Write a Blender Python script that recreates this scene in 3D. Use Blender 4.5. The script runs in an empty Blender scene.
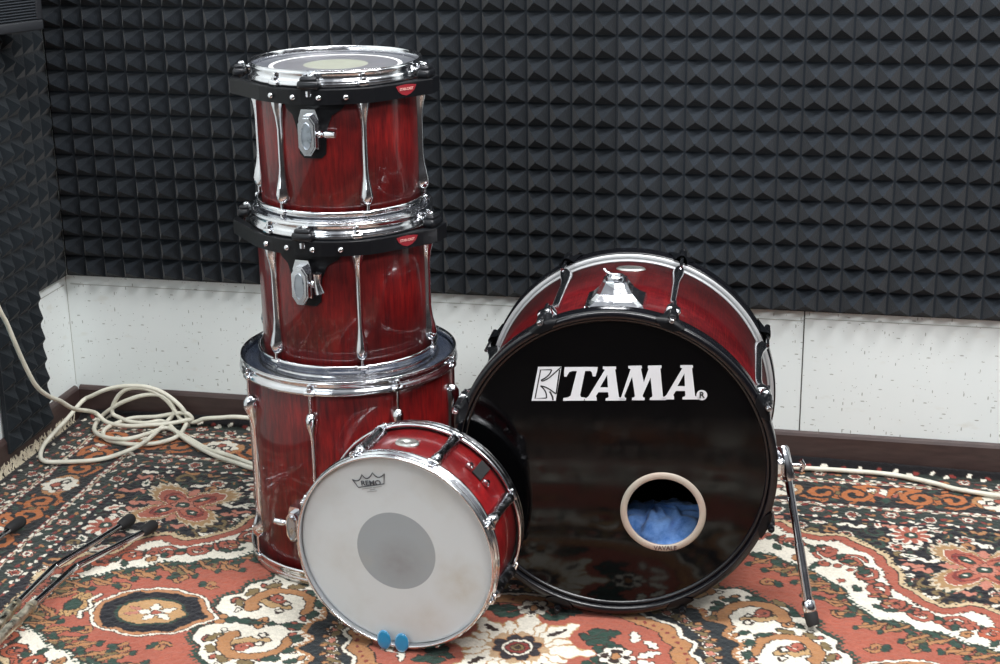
import bpy, math, random
import numpy as np
from mathutils import Vector, Matrix

R = math.radians
rnd = random.Random(7)
col = bpy.context.scene.collection
PI = math.pi

# ------------------------------------------------------------------ materials
def mat(name, base=(.5, .5, .5), rough=.5, metal=0., coat=0., coat_rough=.05, spec=.5, alpha=1., sheen=0.):
    m = bpy.data.materials.new(name)
    m.use_nodes = True
    b = m.node_tree.nodes['Principled BSDF']
    b.inputs['Base Color'].default_value = (*base, 1)
    b.inputs['Roughness'].default_value = rough
    b.inputs['Metallic'].default_value = metal
    b.inputs['Coat Weight'].default_value = coat
    b.inputs['Coat Roughness'].default_value = coat_rough
    b.inputs['Specular IOR Level'].default_value = spec
    b.inputs['Alpha'].default_value = alpha
    b.inputs['Sheen Weight'].default_value = sheen
    return m

class N:
    """small node helper"""
    def __init__(s, m):
        s.m = m; s.t = m.node_tree; s.b = s.t.nodes['Principled BSDF']
        s.tc = s.t.nodes.new('ShaderNodeTexCoord')
    def node(s, typ, **kw):
        n = s.t.nodes.new(typ)
        for k, v in kw.items():
            if k in n.inputs: n.inputs[k].default_value = v
            else: setattr(n, k, v)
        return n
    def link(s, a, b): s.t.links.new(a, b)
    def mapping(s, scale, loc=(0, 0, 0)):
        n = s.t.nodes.new('ShaderNodeMapping')
        n.inputs['Scale'].default_value = scale; n.inputs['Location'].default_value = loc
        s.link(s.tc.outputs['Object'], n.inputs['Vector'])
        return n.outputs[0]
    def noise(s, vec, scale=5, detail=3, rough=.5):
        n = s.t.nodes.new('ShaderNodeTexNoise')
        n.inputs['Scale'].default_value = scale; n.inputs['Detail'].default_value = detail
        n.inputs['Roughness'].default_value = rough
        s.link(vec, n.inputs['Vector'])
        return n.outputs['Fac']
    def ramp(s, fac, stops, interp='LINEAR'):
        n = s.t.nodes.new('ShaderNodeValToRGB'); e = n.color_ramp.elements
        n.color_ramp.interpolation = interp
        while len(e) < len(stops): e.new(.5)
        for q, (p, c) in zip(e, stops):
            q.position = p; q.color = (*c, 1)
        s.link(fac, n.inputs[0])
        return n.outputs['Color']
    def math(s, op, a, b=None):
        n = s.t.nodes.new('ShaderNodeMath'); n.operation = op
        for i, v in enumerate((a, b)):
            if v is None: continue
            if isinstance(v, (int, float)): n.inputs[i].default_value = v
            else: s.link(v, n.inputs[i])
        return n.outputs[0]
    def mix(s, fac, a, b, mode='MIX'):
        n = s.t.nodes.new('ShaderNodeMixRGB'); n.blend_type = mode
        for i, v in zip((0, 1, 2), (fac, a, b)):
            if isinstance(v, (int, float)): n.inputs[i].default_value = v
            elif isinstance(v, tuple): n.inputs[i].default_value = (*v, 1)
            else: s.link(v, n.inputs[i])
        return n.outputs[0]
    def bump(s, h, strength=.3, dist=.002):
        n = s.t.nodes.new('ShaderNodeBump')
        n.inputs['Strength'].default_value = strength; n.inputs['Distance'].default_value = dist
        s.link(h, n.inputs['Height']); s.link(n.outputs[0], s.b.inputs['Normal'])
    def color(s, c): s.link(c, s.b.inputs['Base Color'])
    def rough(s, c): s.link(c, s.b.inputs['Roughness'])
    def radius(s):
        sep = s.t.nodes.new('ShaderNodeSeparateXYZ'); s.link(s.tc.outputs['Object'], sep.inputs[0])
        x, y = sep.outputs[0], sep.outputs[1]
        return s.math('SQRT', s.math('ADD', s.math('MULTIPLY', x, x), s.math('MULTIPLY', y, y)))

def m_chrome(name, base=(.78, .79, .82), rough=.1):
    m = mat(name, base, rough, 1.); n = N(m)
    f = n.noise(n.mapping((1, 1, 1)), 60, 3)
    n.rough(n.ramp(f, [(.35, (rough * .7,) * 3), (.8, (rough * 2.6,) * 3)]))
    f2 = n.noise(n.mapping((1, 1, 1)), 25, 2)
    n.color(n.mix(n.ramp(f2, [(.35, (0, 0, 0)), (.75, (.35, .35, .35))]), base, tuple(c * .6 for c in base)))
    return m
CHROME = m_chrome('chrome')
DCHROME = m_chrome('dark chrome', (.45, .46, .49), .16)
HCHROME = m_chrome('hoop chrome', (.8, .81, .84), .13)
BLACK = mat('black metal', (.0025, .003, .0045), .45, 0, .05, .1, .25)
RUBBER = mat('rubber', (.012, .012, .013), .75)
BRASSY = m_chrome('worn nickel', (.62, .57, .46), .3)

def m_lacquer(name, bright=(.19, .007, .007), dark=(.045, .002, .004), stretch=(22, 22, 3), cw=.55):
    m = mat(name, bright, .38 if cw > .2 else .6, 0, cw, .05, .3 if cw > .2 else .05); n = N(m)
    g = n.noise(n.mapping(stretch), 6, 6, .65)
    big = n.noise(n.mapping((1, 1, 1)), 9, 3)
    fine = n.noise(n.mapping((60, 60, 2.2)), 9, 3, .7)
    c = n.ramp(g, [(.3, dark), (.62, bright)])
    c = n.mix(n.ramp(big, [(.38, (0, 0, 0)), (.66, (.72, .72, .72))]), c, tuple(x * .55 for x in dark))
    c = n.mix(n.ramp(fine, [(.45, (0, 0, 0)), (.8, (.35, .35, .35))]), c, (.25, .018, .010))
    n.color(c)
    return m
LACQ = m_lacquer('red lacquered wood')
LACQ_S = m_lacquer('red lacquered wood snare', (.27, .010, .012), (.13, .004, .007), (8, 8, 8))
DARKPL = mat('dark plastic', (.012, .013, .016), .3, .3)
LACQ_B = m_lacquer('red lacquered wood bass', (.105, .005, .008), (.04, .002, .004), (8, 8, 14), .02)
WOOD_IN = mat('shell inside', (.02, .012, .01), .8)

def m_radial(name, stops, smudge=.2, rough=.35, sm_scale=14, coat=0., spec=.5, sm_col=(.3, .28, .24)):
    m = mat(name, (.5,) * 3, rough, 0, coat, .08, spec); n = N(m)
    r = n.math('MULTIPLY', n.radius(), 4.)
    c = n.ramp(r, [(p * 4, k) for p, k in stops], 'CONSTANT')
    f = n.noise(n.mapping((1, 1, 1)), sm_scale, 5, .6)
    c = n.mix(n.ramp(f, [(.45, (0, 0, 0)), (.8, (smudge,) * 3)]), c, sm_col)
    n.color(c)
    return m
HEAD_TOM = m_radial('tom head film', [(0, (.27, .28, .23)), (.0597, (.12, .12, .135)), (.1165, (.86, .86, .86)), (.1245, (.07, .075, .09))], .4, .5, 22, .0, sm_col=(.16, .15, .15))
HEAD_BLUE = m_radial('dark tom head film', [(0, (.02, .022, .03)), (.178, (.035, .045, .07))], .2, .25, 20, .5)
HEAD_SNARE = m_radial('coated snare head', [(0, (.33, .365, .385)), (.0735, (.62, .66, .67))], .38, .55, 9, sm_col=(.44, .41, .34))
# a round worn spot in the middle and a yellowish stain at lower right of the snare head
def stains(m):
    n = N(m)
    src = n.b.inputs['Base Color'].links[0].from_socket
    for (x, y, r, c, a) in ((.005, -.02, .055, (.25, .25, .25), .55), (.12, -.05, .06, (.45, .40, .30), .40), (0.06, -.13, .05, (.5, .46, .38), .3)):
        mp = n.t.nodes.new('ShaderNodeMapping'); mp.inputs['Location'].default_value = (-x / r, -y / r, -.1569 / r); mp.inputs['Scale'].default_value = (1 / r, 1 / r, 1 / r)
        n.link(n.tc.outputs['Object'], mp.inputs['Vector'])
        g = n.t.nodes.new('ShaderNodeTexGradient'); g.gradient_type = 'SPHERICAL'; n.link(mp.outputs[0], g.inputs[0])
        nz = n.noise(n.mapping((1, 1, 1)), 45, 4)
        f = n.math('MULTIPLY', n.math('MULTIPLY', g.outputs['Fac'], nz), a * 2.2)
        src = n.mix(f, src, c)
    n.color(src)
stains(HEAD_SNARE)
HEAD_BLACK = mat('black glossy head film', (.0016, .0016, .0020), .1, 0, 0, .05, .30)
_n = N(HEAD_BLACK); _f = _n.noise(_n.mapping((1, 1, 1)), 12, 4); _n.rough(_n.ramp(_f, [(.3, (.05,) * 3), (.8, (.13,) * 3)]))
_n.bump(_n.noise(_n.mapping((1, 1, 1)), 9, 1), .05, .004)
HOOPBLK = mat('black hoop lacquer', (.004, .004, .006), .22, 0, .2, .12)
HOOPSIL = mat('silver hoop inlay', (.50, .51, .52), .35, .35)
WHITE_INK = mat('white print', (.82, .83, .86), .5)
BLACK_INK = mat('black print', (.008, .008, .009), .45)
GREY_INK = mat('dark grey print', (.075, .085, .10), .6)
BROWN_INK = mat('brown print', (.10, .05, .045), .6)
RED_INK = mat('red badge', (.24, .012, .02), .5)
PINK_INK = mat('pale red print', (.75, .42, .38), .5)
BADGE = m_chrome('badge metal', (.62, .63, .60), .28)
BEIGE = mat('beige plastic ring', (.55, .44, .38), .42)
_n = N(BEIGE); _f = _n.noise(_n.mapping((1, 1, 1)), 14, 3); _n.color(_n.ramp(_f, [(.3, (.52, .38, .32)), (.55, (.48, .42, .35)), (.75, (.38, .37, .32))]))
WIRE = mat('cable jacket', (.62, .60, .50), .45)
_n = N(WIRE); _f = _n.noise(_n.mapping((1, 1, 1)), 20, 4); _n.color(_n.ramp(_f, [(.3, (.60, .58, .48)), (.7, (.80, .78, .67))]))
GEL = mat('blue gel', (.02, .22, .42), .18, 0, .3); GEL.node_tree.nodes['Principled BSDF'].inputs['Transmission Weight'].default_value = .3
GEL.node_tree.nodes['Principled BSDF'].inputs['Base Color'].default_value = (.015, .27, .52, 1)
BLUE = mat('blue cloth', (.05, .17, .46), .9, 0, 0, .05, .2, 1, .4)
_n = N(BLUE); _f = _n.noise(_n.mapping((1, 1, 1)), 30, 5, .7); _n.color(_n.ramp(_f, [(.3, (.05, .17, .52)), (.7, (.28, .50, .95))])); _n.bump(_n.noise(_n.mapping((1, 1, 1)), 90, 3), .4, .004)
TEAL = mat('teal paint', (.01, .16, .22), .5)

FOAM = mat('acoustic foam', (.045, .050, .060), .95, 0, 0, .05, .12, 1, .15)
_n = N(FOAM); _f = _n.noise(_n.mapping((1, 1, 1)), 3, 4); _g = _n.noise(_n.mapping((1, 1, 1)), 260, 2)
_c = _n.ramp(_f, [(.3, (.0125, .0162, .0215)), (.7, (.0182, .0232, .0300))])
_n.color(_n.mix(_n.ramp(_g, [(.5, (0, 0, 0)), (.9, (.3, .3, .3))]), _c, (.040, .046, .055))); _n.bump(_g, .5, .002)
FOAM_D = mat('shade toned acoustic foam', (.03, .034, .04), .95, 0, 0, .05, .12, 1, .15)  # darker base colour stands in for weaker light on the left wall
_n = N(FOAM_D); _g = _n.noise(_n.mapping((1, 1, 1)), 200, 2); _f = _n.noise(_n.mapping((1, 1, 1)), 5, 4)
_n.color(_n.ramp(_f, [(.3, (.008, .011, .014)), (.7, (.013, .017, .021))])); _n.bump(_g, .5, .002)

def m_board():
    m = mat('speckled white board', (.78, .82, .80), .5); n = N(m)
    # little dashes in random directions
    c = (.74, .78, .765)
    soft = n.noise(n.mapping((1, 1, 1)), 2.2, 3)
    cc = n.ramp(soft, [(.3, (.76, .81, .805)), (.7, (.83, .875, .865))])
    for sc, st, loc in ((62, (1.6, 1, .45), (0, 0, 0)), (62, (.45, 1, 1.6), (3, 5, 9)), (80, (1.5, 1, 1.5), (7, 1, 2))):
        v = n.t.nodes.new('ShaderNodeTexVoronoi'); v.inputs['Scale'].default_value = sc
        n.link(n.mapping(st, loc), v.inputs['Vector'])
        d = n.math('LESS_THAN', v.outputs['Distance'], .13)
        sep = n.t.nodes.new('ShaderNodeSeparateColor'); n.link(v.outputs['Color'], sep.inputs[0])
        k = n.math('LESS_THAN', sep.outputs[0], .42)
        f = n.math('MULTIPLY', n.math('MULTIPLY', d, k), .75)
        cc = n.mix(f, cc, (.26, .27, .24))
    stn = n.noise(n.mapping((6, 1, 14)), 3, 4)
    cc = n.mix(n.ramp(stn, [(.62, (0, 0, 0)), (.8, (.35, .35, .35))]), cc, (.60, .58, .48))
    n.color(cc)
    n.bump(n.noise(n.mapping((1, 1, 1)), 80, 3), .08, .002)
    return m
BOARD = m_board()
JOINT = mat('board joint', (.40, .41, .38), .9); JOINT2 = mat('open board joint', (.06, .06, .055), .9)
BASEB = mat('brown baseboard', (.065, .035, .03), .45, 0, .2, .3)
_n = N(BASEB); _f = _n.noise(_n.mapping((3, 3, 20)), 6, 4); _c = _n.ramp(_f, [(.3, (.038, .022, .021)), (.75, (.066, .040, .036))])
_g = _n.noise(_n.mapping((1, 1, 1)), 40, 4, .7); _n.color(_n.mix(_n.ramp(_g, [(.68, (0, 0, 0)), (.78, (.5, .5, .5))]), _c, (.22, .19, .17)))
FLOORM = mat('dark floor', (.045, .035, .03), .5)
_n = N(FLOORM); _f = _n.noise(_n.mapping((1, 1, 1)), 8, 4); _n.color(_n.ramp(_f, [(.3, (.03, .022, .02)), (.7, (.065, .05, .043))]))

# ------------------------------------------------------------------ mesh builder
class MB:
    def __init__(s): s.v = []; s.f = []; s.sm = []; s.mi = []; s.cur = 0
    def add(s, vs, fs, smooth=False):
        o = len(s.v); s.v += [tuple(v) for v in vs]
        for f in fs: s.f.append(tuple(i + o for i in f)); s.sm.append(smooth); s.mi.append(s.cur)
    def grid(s, rings, close_u=True, close_v=False, smooth=True, caps=False):
        n = len(rings[0]); m = len(rings); o = []
        vs = [p for r in rings for p in r]; fs = []
        for i in range(m if close_v else m - 1):
            for j in range(n if close_u else n - 1):
                a = i * n + j; b = i * n + (j + 1) % n; c = ((i + 1) % m) * n + (j + 1) % n; d = ((i + 1) % m) * n + j
                fs.append((a, b, c, d))
        s.add(vs, fs, smooth)
        if caps:
            s.add(rings[0], [tuple(range(n))[::-1]]); s.add(rings[-1], [tuple(range(n))])
    def lathe(s, prof, seg=128, closed=True, M=None):
        rings = []
        for (r, z) in prof:
            ring = [Vector((r * math.cos(2 * PI * k / seg), r * math.sin(2 * PI * k / seg), z)) for k in range(seg)]
            if M: ring = [M @ q for q in ring]
            rings.append(ring)
        s.grid(rings, True, closed)
    def box(s, sx, sy, sz, M=Matrix(), bev=0.0):
        b = min(bev, sx / 2.01, sy / 2.01, sz / 2.01)
        x, y, z = sx / 2, sy / 2, sz / 2
        if b <= 0:
            vs = [M @ Vector((i * x, j * y, k * z)) for i in (-1, 1) for j in (-1, 1) for k in (-1, 1)]
            s.add(vs, [(0, 1, 3, 2), (4, 6, 7, 5), (0, 4, 5, 1), (2, 3, 7, 6), (0, 2, 6, 4), (1, 5, 7, 3)]); return
        rings = []
        for (zz, ins) in ((-z, b), (-z + b * .3, b * .3), (-z + b, 0), (z - b, 0), (z - b * .3, b * .3), (z, b)):
            ring = []
            for (cx, cy, a0) in ((1, 1, 0), (-1, 1, 90), (-1, -1, 180), (1, -1, 270)):
                for k in range(4):
                    a = R(a0 + 30 * k); ring.append(M @ Vector((cx * (x - b) + (b - ins) * math.cos(a), cy * (y - b) + (b - ins) * math.sin(a), zz)))
            rings.append(ring)
        s.grid(rings, True, False, True, True)
    def tube(s, pts, r, seg=12, caps=True, rs=None):
        pts = [Vector(p) for p in pts]; rings = []
        t0 = (pts[1] - pts[0]).normalized()
        up = Vector((0, 0, 1)) if abs(t0.z) < .9 else Vector((1, 0, 0))
        a = t0.cross(up).normalized()
        for i, p in enumerate(pts):
            t = (pts[min(i + 1, len(pts) - 1)] - pts[max(i - 1, 0)]).normalized()
            a = (a - t * a.dot(t)).normalized(); b = t.cross(a)
            rr = rs[i] if rs else r
            rings.append([p + (a * math.cos(2 * PI * k / seg) + b * math.sin(2 * PI * k / seg)) * rr for k in range(seg)])
        s.grid(rings, True, False, True, caps)
    def prism(s, poly, z0, z1, M=Matrix(), smooth=False):
        n = len(poly)
        vs = [M @ Vector((x, y, z0)) for x, y in poly] + [M @ Vector((x, y, z1)) for x, y in poly]
        fs = [tuple(range(n))[::-1], tuple(range(n, 2 * n))] + [(i, (i + 1) % n, n + (i + 1) % n, n + i) for i in range(n)]
        s.add(vs, fs, smooth)
    def loft(s, secs, M=Matrix(), seg=16, smooth=True):
        """secs: (z, half width, depth out, base y)"""
        rings = []
        for (z, w, d) in secs:
            rings.append([M @ Vector((w * math.cos(2 * PI * k / seg), -d * math.sin(2 * PI * k / seg) if math.sin(2 * PI * k / seg) > 0 else -d * .25 * math.sin(2 * PI * k / seg), z)) for k in range(seg)])
        s.grid(rings, True, False, smooth, True)
    def build(s, name, m, parent=None, M=None):
        me = bpy.data.meshes.new(name)
        me.from_pydata([tuple(v) for v in s.v], [], s.f)
        me.polygons.foreach_set('use_smooth', s.sm)
        for q in (m if isinstance(m, (list, tuple)) else [m]): me.materials.append(q)
        me.polygons.foreach_set('material_index', s.mi)
        me.update()
        o = bpy.data.objects.new(name, me); col.objects.link(o)
        if parent: o.parent = parent
        if M is not None: o.matrix_local = M
        return o

def tag(o, label=None, cat=None, group=None, kind=None):
    if label: o['label'] = label
    if cat: o['category'] = cat
    if group: o['group'] = group
    if kind: o['kind'] = kind
    return o
def empty(name, M):
    o = bpy.data.objects.new(name, None); col.objects.link(o); o.empty_display_size = .05
    o.matrix_world = M; return o
def dup(o, parent, M):
    c = o.copy(); col.objects.link(c); c.parent = parent; c.matrix_local = M; return c

def crom(pts, n=8):
    """catmull-rom resample"""
    P = [Vector(p) for p in pts]; out = []
    for i in range(len(P) - 1):
        p0 = P[max(i - 1, 0)]; p1 = P[i]; p2 = P[i + 1]; p3 = P[min(i + 2, len(P) - 1)]
        for k in range(n):
            t = k / n
            out.append(.5 * ((2 * p1) + (p2 - p0) * t + (2 * p0 - 5 * p1 + 4 * p2 - p3) * t * t + (3 * p1 - p0 - 3 * p2 + p3) * t ** 3))
    out.append(P[-1]); return out

def flat_shape(name, splines, m, parent, M, depth=.0004):
    """filled flat lettering/emblem from closed polylines (holes allowed)"""
    cu = bpy.data.curves.new(name, 'CURVE'); cu.dimensions = '2D'; cu.fill_mode = 'BOTH'; cu.extrude = depth
    for sp in splines:
        q = cu.splines.new('POLY'); q.points.add(len(sp) - 1); q.use_cyclic_u = True
        for i, (x, y) in enumerate(sp): q.points[i].co = (x, y, 0, 1)
    t = bpy.data.objects.new('tmp', cu); col.objects.link(t)
    bpy.context.view_layer.update()
    me = bpy.data.meshes.new_from_object(t.evaluated_get(bpy.context.evaluated_depsgraph_get()))
    bpy.data.objects.remove(t)
    me.materials.clear(); me.materials.append(m)
    o = bpy.data.objects.new(name, me); col.objects.link(o)
    if parent: o.parent = parent
    o.matrix_local = M
    return o
def text_mesh(name, s, size, m, parent, M, offset=0., sx=1.):
    cu = bpy.data.curves.new(name, 'FONT'); cu.body = s; cu.size = size; cu.extrude = .0003; cu.offset = offset
    cu.align_x = 'CENTER'; cu.align_y = 'CENTER'; cu.resolution_u = 3
    t = bpy.data.objects.new('tmp', cu); col.objects.link(t)
    bpy.context.view_layer.update()
    me = bpy.data.meshes.new_from_object(t.evaluated_get(bpy.context.evaluated_depsgraph_get()))
    bpy.data.objects.remove(t)
    me.materials.clear(); me.materials.append(m)
    o = bpy.data.objects.new(name, me); col.objects.link(o)
    if parent: o.parent = parent
    o.matrix_local = M @ Matrix.Diagonal((sx, 1, 1, 1))
    return o

# ------------------------------------------------------------------ room frame
PSI = -0.22096
WC = Vector((-1.0551, 3.8177, 0))
U = Vector((math.cos(PSI), math.sin(PSI), 0)); V = Vector((math.sin(PSI), -math.cos(PSI), 0)); Z = Vector((0, 0, 1))
# wall frame: x along the back wall, y into the wall (away from camera), z up
MW = Matrix(((U.x, -V.x, 0, WC.x), (U.y, -V.y, 0, WC.y), (0, 0, 1, 0), (0, 0, 0, 1)))
# left-wall frame: x along the wall toward the camera, y into the wall, z up
ML = Matrix(((V.x, -U.x, 0, WC.x), (V.y, -U.y, 0, WC.y), (0, 0, 1, 0), (0, 0, 0, 1)))
def uv(u, v, z=0.): return WC + U * u + V * v + Z * z

def struct(name, mb, m, M=None):
    o = mb.build(name, m, None, M); o['kind'] = 'structure'; return o

TH = .012                      # foam backing thickness: the wall lies behind it
mb = MB(); mb.box(5.2, .10, 2.7, Matrix.Translation((2.3, TH + .05, 1.35)))
struct('wall_back', mb, BOARD, MW)
mb = MB(); mb.box(4.2, .10, 2.7, Matrix.Translation((2.1 - TH, TH + .05, 1.35)))
struct('wall_left', mb, BOARD, ML)
mb = MB(); mb.box(7, 6, .06, Matrix.Translation((2.3, -2.2, -.038)))
struct('floor', mb, FLOORM, MW)
# baseboards with a small rounded top
def baseboard(name, x0, x1, M):
    mb = MB(); prof = [(0, 0.0), (-.012, 0.0), (-.012, .064), (-.009, .070), (-.004, .073), (0, .073)]
    rings = [[Vector((x, TH + y, z - .008 * (z == 0))) for (y, z) in prof] for x in (x0, x1)]
    mb.grid(rings, True, False, False, True); return struct(name, mb, BASEB, M)
baseboard('baseboard_back', .0, 4.8, MW)
baseboard('baseboard_left', -.0, 4.0, ML)
# board joints (dark thin fillets) on both walls
def strip(name, x0, x1, z0, z1, M, m=None):
    mb = MB(); mb.box(x1 - x0, .0012, z1 - z0, Matrix.Translation(((x0 + x1) / 2, TH - .0005, (z0 + z1) / 2))); return struct(name, mb, m or JOINT, M)
strip('trim_1', 0, 1.774, .3345, .3358, MW)
strip('trim_2', 1.774, 4.8, .3400, .3413, MW)
strip('trim_3', 1.7725, 1.7750, .073, .368, MW, JOINT2)
strip('trim_4', 0, .16, .334, .3355, ML)
strip('trim_5', -.0125, -.0110, .073, .36, MW)

# ------------------------------------------------------------------ acoustic foam
def foam(name, x0, z0, nx, nz, M, label, m=FOAM, h=.036, s=.05, seed=1, zs=None, off=0.):
    zs = zs or s
    r = random.Random(seed); mb = MB()
    X = nx * s; Zz = nz * zs; b = TH - .001
    # backing slab
    mb.box(X - .0003, b, Zz - .0015, Matrix.Translation((x0 + X / 2, b / 2 - off, z0 + Zz / 2)))
    for i in range(nx):
        for k in range(nz):
            a = x0 + i * s; c = z0 + k * zs; g = .0022
            hx = r.uniform(-.0012, .0012); hz = r.uniform(-.0012, .0012)
            ap = .0016
            cx = a + s / 2 + hx; cz = c + zs / 2 + hz
            y = -h - off + r.uniform(-.0015, .0015)
            vs = [(a + g, -off, c + g), (a + s - g, -off, c + g), (a + s - g, -off, c + zs - g), (a + g, -off, c + zs - g),
                  (cx - ap, y, cz - ap), (cx + ap, y, cz - ap), (cx + ap, y, cz + ap), (cx - ap, y, cz + ap)]
            mb.add(vs, [(0, 1, 5, 4), (1, 2, 6, 5), (2, 3, 7, 6), (3, 0, 4, 7), (4, 5, 6, 7)])
    o = mb.build(name, m, None, M)
    tag(o, label, 'foam panel'); return o
FOAM_DIM = mat('falloff toned acoustic foam', (.025, .03, .036), .95, 0, 0, .05, .12, 1, .15)  # same foam, light falloff toward the corner put into a darker base colour
_n = N(FOAM_DIM); _f = _n.noise(_n.mapping((1, 1, 1)), 3, 4); _g = _n.noise(_n.mapping((1, 1, 1)), 260, 2)
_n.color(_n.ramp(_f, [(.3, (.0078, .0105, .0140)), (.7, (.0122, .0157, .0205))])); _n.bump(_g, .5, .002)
foam('foam_panel', .0, .36, 27, 22, MW, 'dark pyramid foam panel on back wall behind stacked toms, starting at the room corner', FOAM_DIM, seed=3)
foam('foam_panel', 1.3505, .36, 27, 22, MW, 'dark pyramid foam panel on back wall above the bass drum, right of the vertical seam', seed=4)
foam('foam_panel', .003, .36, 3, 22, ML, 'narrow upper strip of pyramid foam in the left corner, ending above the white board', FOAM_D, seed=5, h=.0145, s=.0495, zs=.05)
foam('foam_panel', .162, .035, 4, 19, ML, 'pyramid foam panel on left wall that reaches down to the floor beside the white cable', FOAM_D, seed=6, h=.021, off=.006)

mb = MB(); mb.box(.30, .014, .24, Matrix.Translation((.525, -.008 + TH, .325)), .003)
o = mb.build('teal_board', TEAL, None, ML); tag(o, 'sliver of teal painted board on left wall beyond the floor-length foam', 'board')

# ------------------------------------------------------------------ corner loudspeaker
c = Vector((-.9836, 3.5761, .9865)); d = Vector((-math.cos(R(50)), -math.sin(R(50)), 0)); nrm = Vector((math.sin(R(50)), -math.cos(R(50)), 0))
MS = Matrix(((-d.x, -nrm.x, 0, c.x), (-d.y, -nrm.y, 0, c.y), (0, 0, 1, c.z), (0, 0, 0, 1)))  # x to the right along the face, y into the box
SPK = mat('speaker cabinet', (.012, .014, .018), .6)
sp = empty('loudspeaker', MS)
tag(sp, 'black loudspeaker with ribbed grille high in the left corner', 'loudspeaker')
mb = MB()
for (a, b_, cc, dd) in ((-.20, 0, 0, .022), (-.20, 0, .28, .302), (-.20, -.184, .022, .28), (-.016, 0, .022, .28)):
    mb.box(b_ - a, .016, dd - cc, Matrix.Translation(((a + b_) / 2, .008, (cc + dd) / 2)), .003)
mb.prism([(-.196, .010), (-.004, .010), (-.004, .018), (-.040, .070), (-.100, .055)], .003, .300)
mb.build('cabinet', SPK, sp)
mb = MB()
for k in range(42):
    z = .026 + k * .0061
    mb.tube([(-.186, .004, z), (-.014, .004, z)], .0021, 6)
mb.box(.172, .002, .258, Matrix.Translation((-.10, .007, .151)))
mb.build('grille', mat('grille', (.022, .027, .034), .5, .3), sp)

# ------------------------------------------------------------------ drums
def hoop_profile(Ri, Ro, h):
    # flanged steel hoop, z=0 is the rim edge, z=-h the flange edge
    rv = Ri
    t = .0022
    return [(rv - t, -.001), (rv - t * .5, 0), (rv + .003, 0.0), (Ro - .003, -.0008), (Ro - .002, -.003), (rv + .004, -.0045), (rv + .001, -.008), (rv + .0005, -h * .60),
            (rv + .004, -h * .66), (Ro - .001, -h * .70), (Ro + .001, -h * .78), (Ro + .001, -h * .93), (Ro - .0005, -h), (Ro - .004, -h),
            (Ro - .005, -h * .88), (rv + .001, -h * .78), (rv - t, -h * .70)]
def polar(r, a, z):  # a in degrees: 0 is toward local -y, positive to local +x
    t = R(a); return Vector((r * math.sin(t), -r * math.cos(t), z))
def face(r, a, z):   # local frame on the shell surface: x tangent(right), y inward, z up
    t = R(a); return Matrix.Translation(polar(r, a, z)) @ Matrix.Rotation(t, 4, 'Z')

def lug_mesh(kind, z0, z1):
    """long double ended lug between z0 and z1 (relative), axis z, sticking out to -y"""
    mb = MB(); L = z1 - z0
    if kind == 'tom':
        e = .046; e = .060; secs = [(0, .006, .010), (.002, .0100, .015), (.008, .0128, .019), (.018, .0132, .021), (.032, .0108, .018), (.046, .0082, .014), (e, .0066, .012), (e + .010, .0062, .011)]
    elif kind == 'floor':
        e = .05; secs = [(0, .0055, .012), (.003, .0100, .018), (.012, .0125, .024), (.024, .0120, .024), (.038, .0090, .018), (e, .0062, .014), (e + .02, .0052, .012)]
    elif kind == 'snare':
        e = .022; secs = [(0, .0075, .012), (.002, .0108, .017), (.010, .0118, .021), (e, .0105, .020), (e + .010, .0098, .019)]
    else:
        e = .05; secs = [(0, .007, .012), (.003, .0115, .022), (.018, .0125, .027), (.030, .0115, .023), (e, .0090, .016), (e + .03, .0080, .013)]
    S = [(z0 + z, w, d) for z, w, d in secs] + [(z1 - z, w, d) for z, w, d in reversed(secs)]
    mb.loft(S, seg=20)
    return mb

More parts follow.
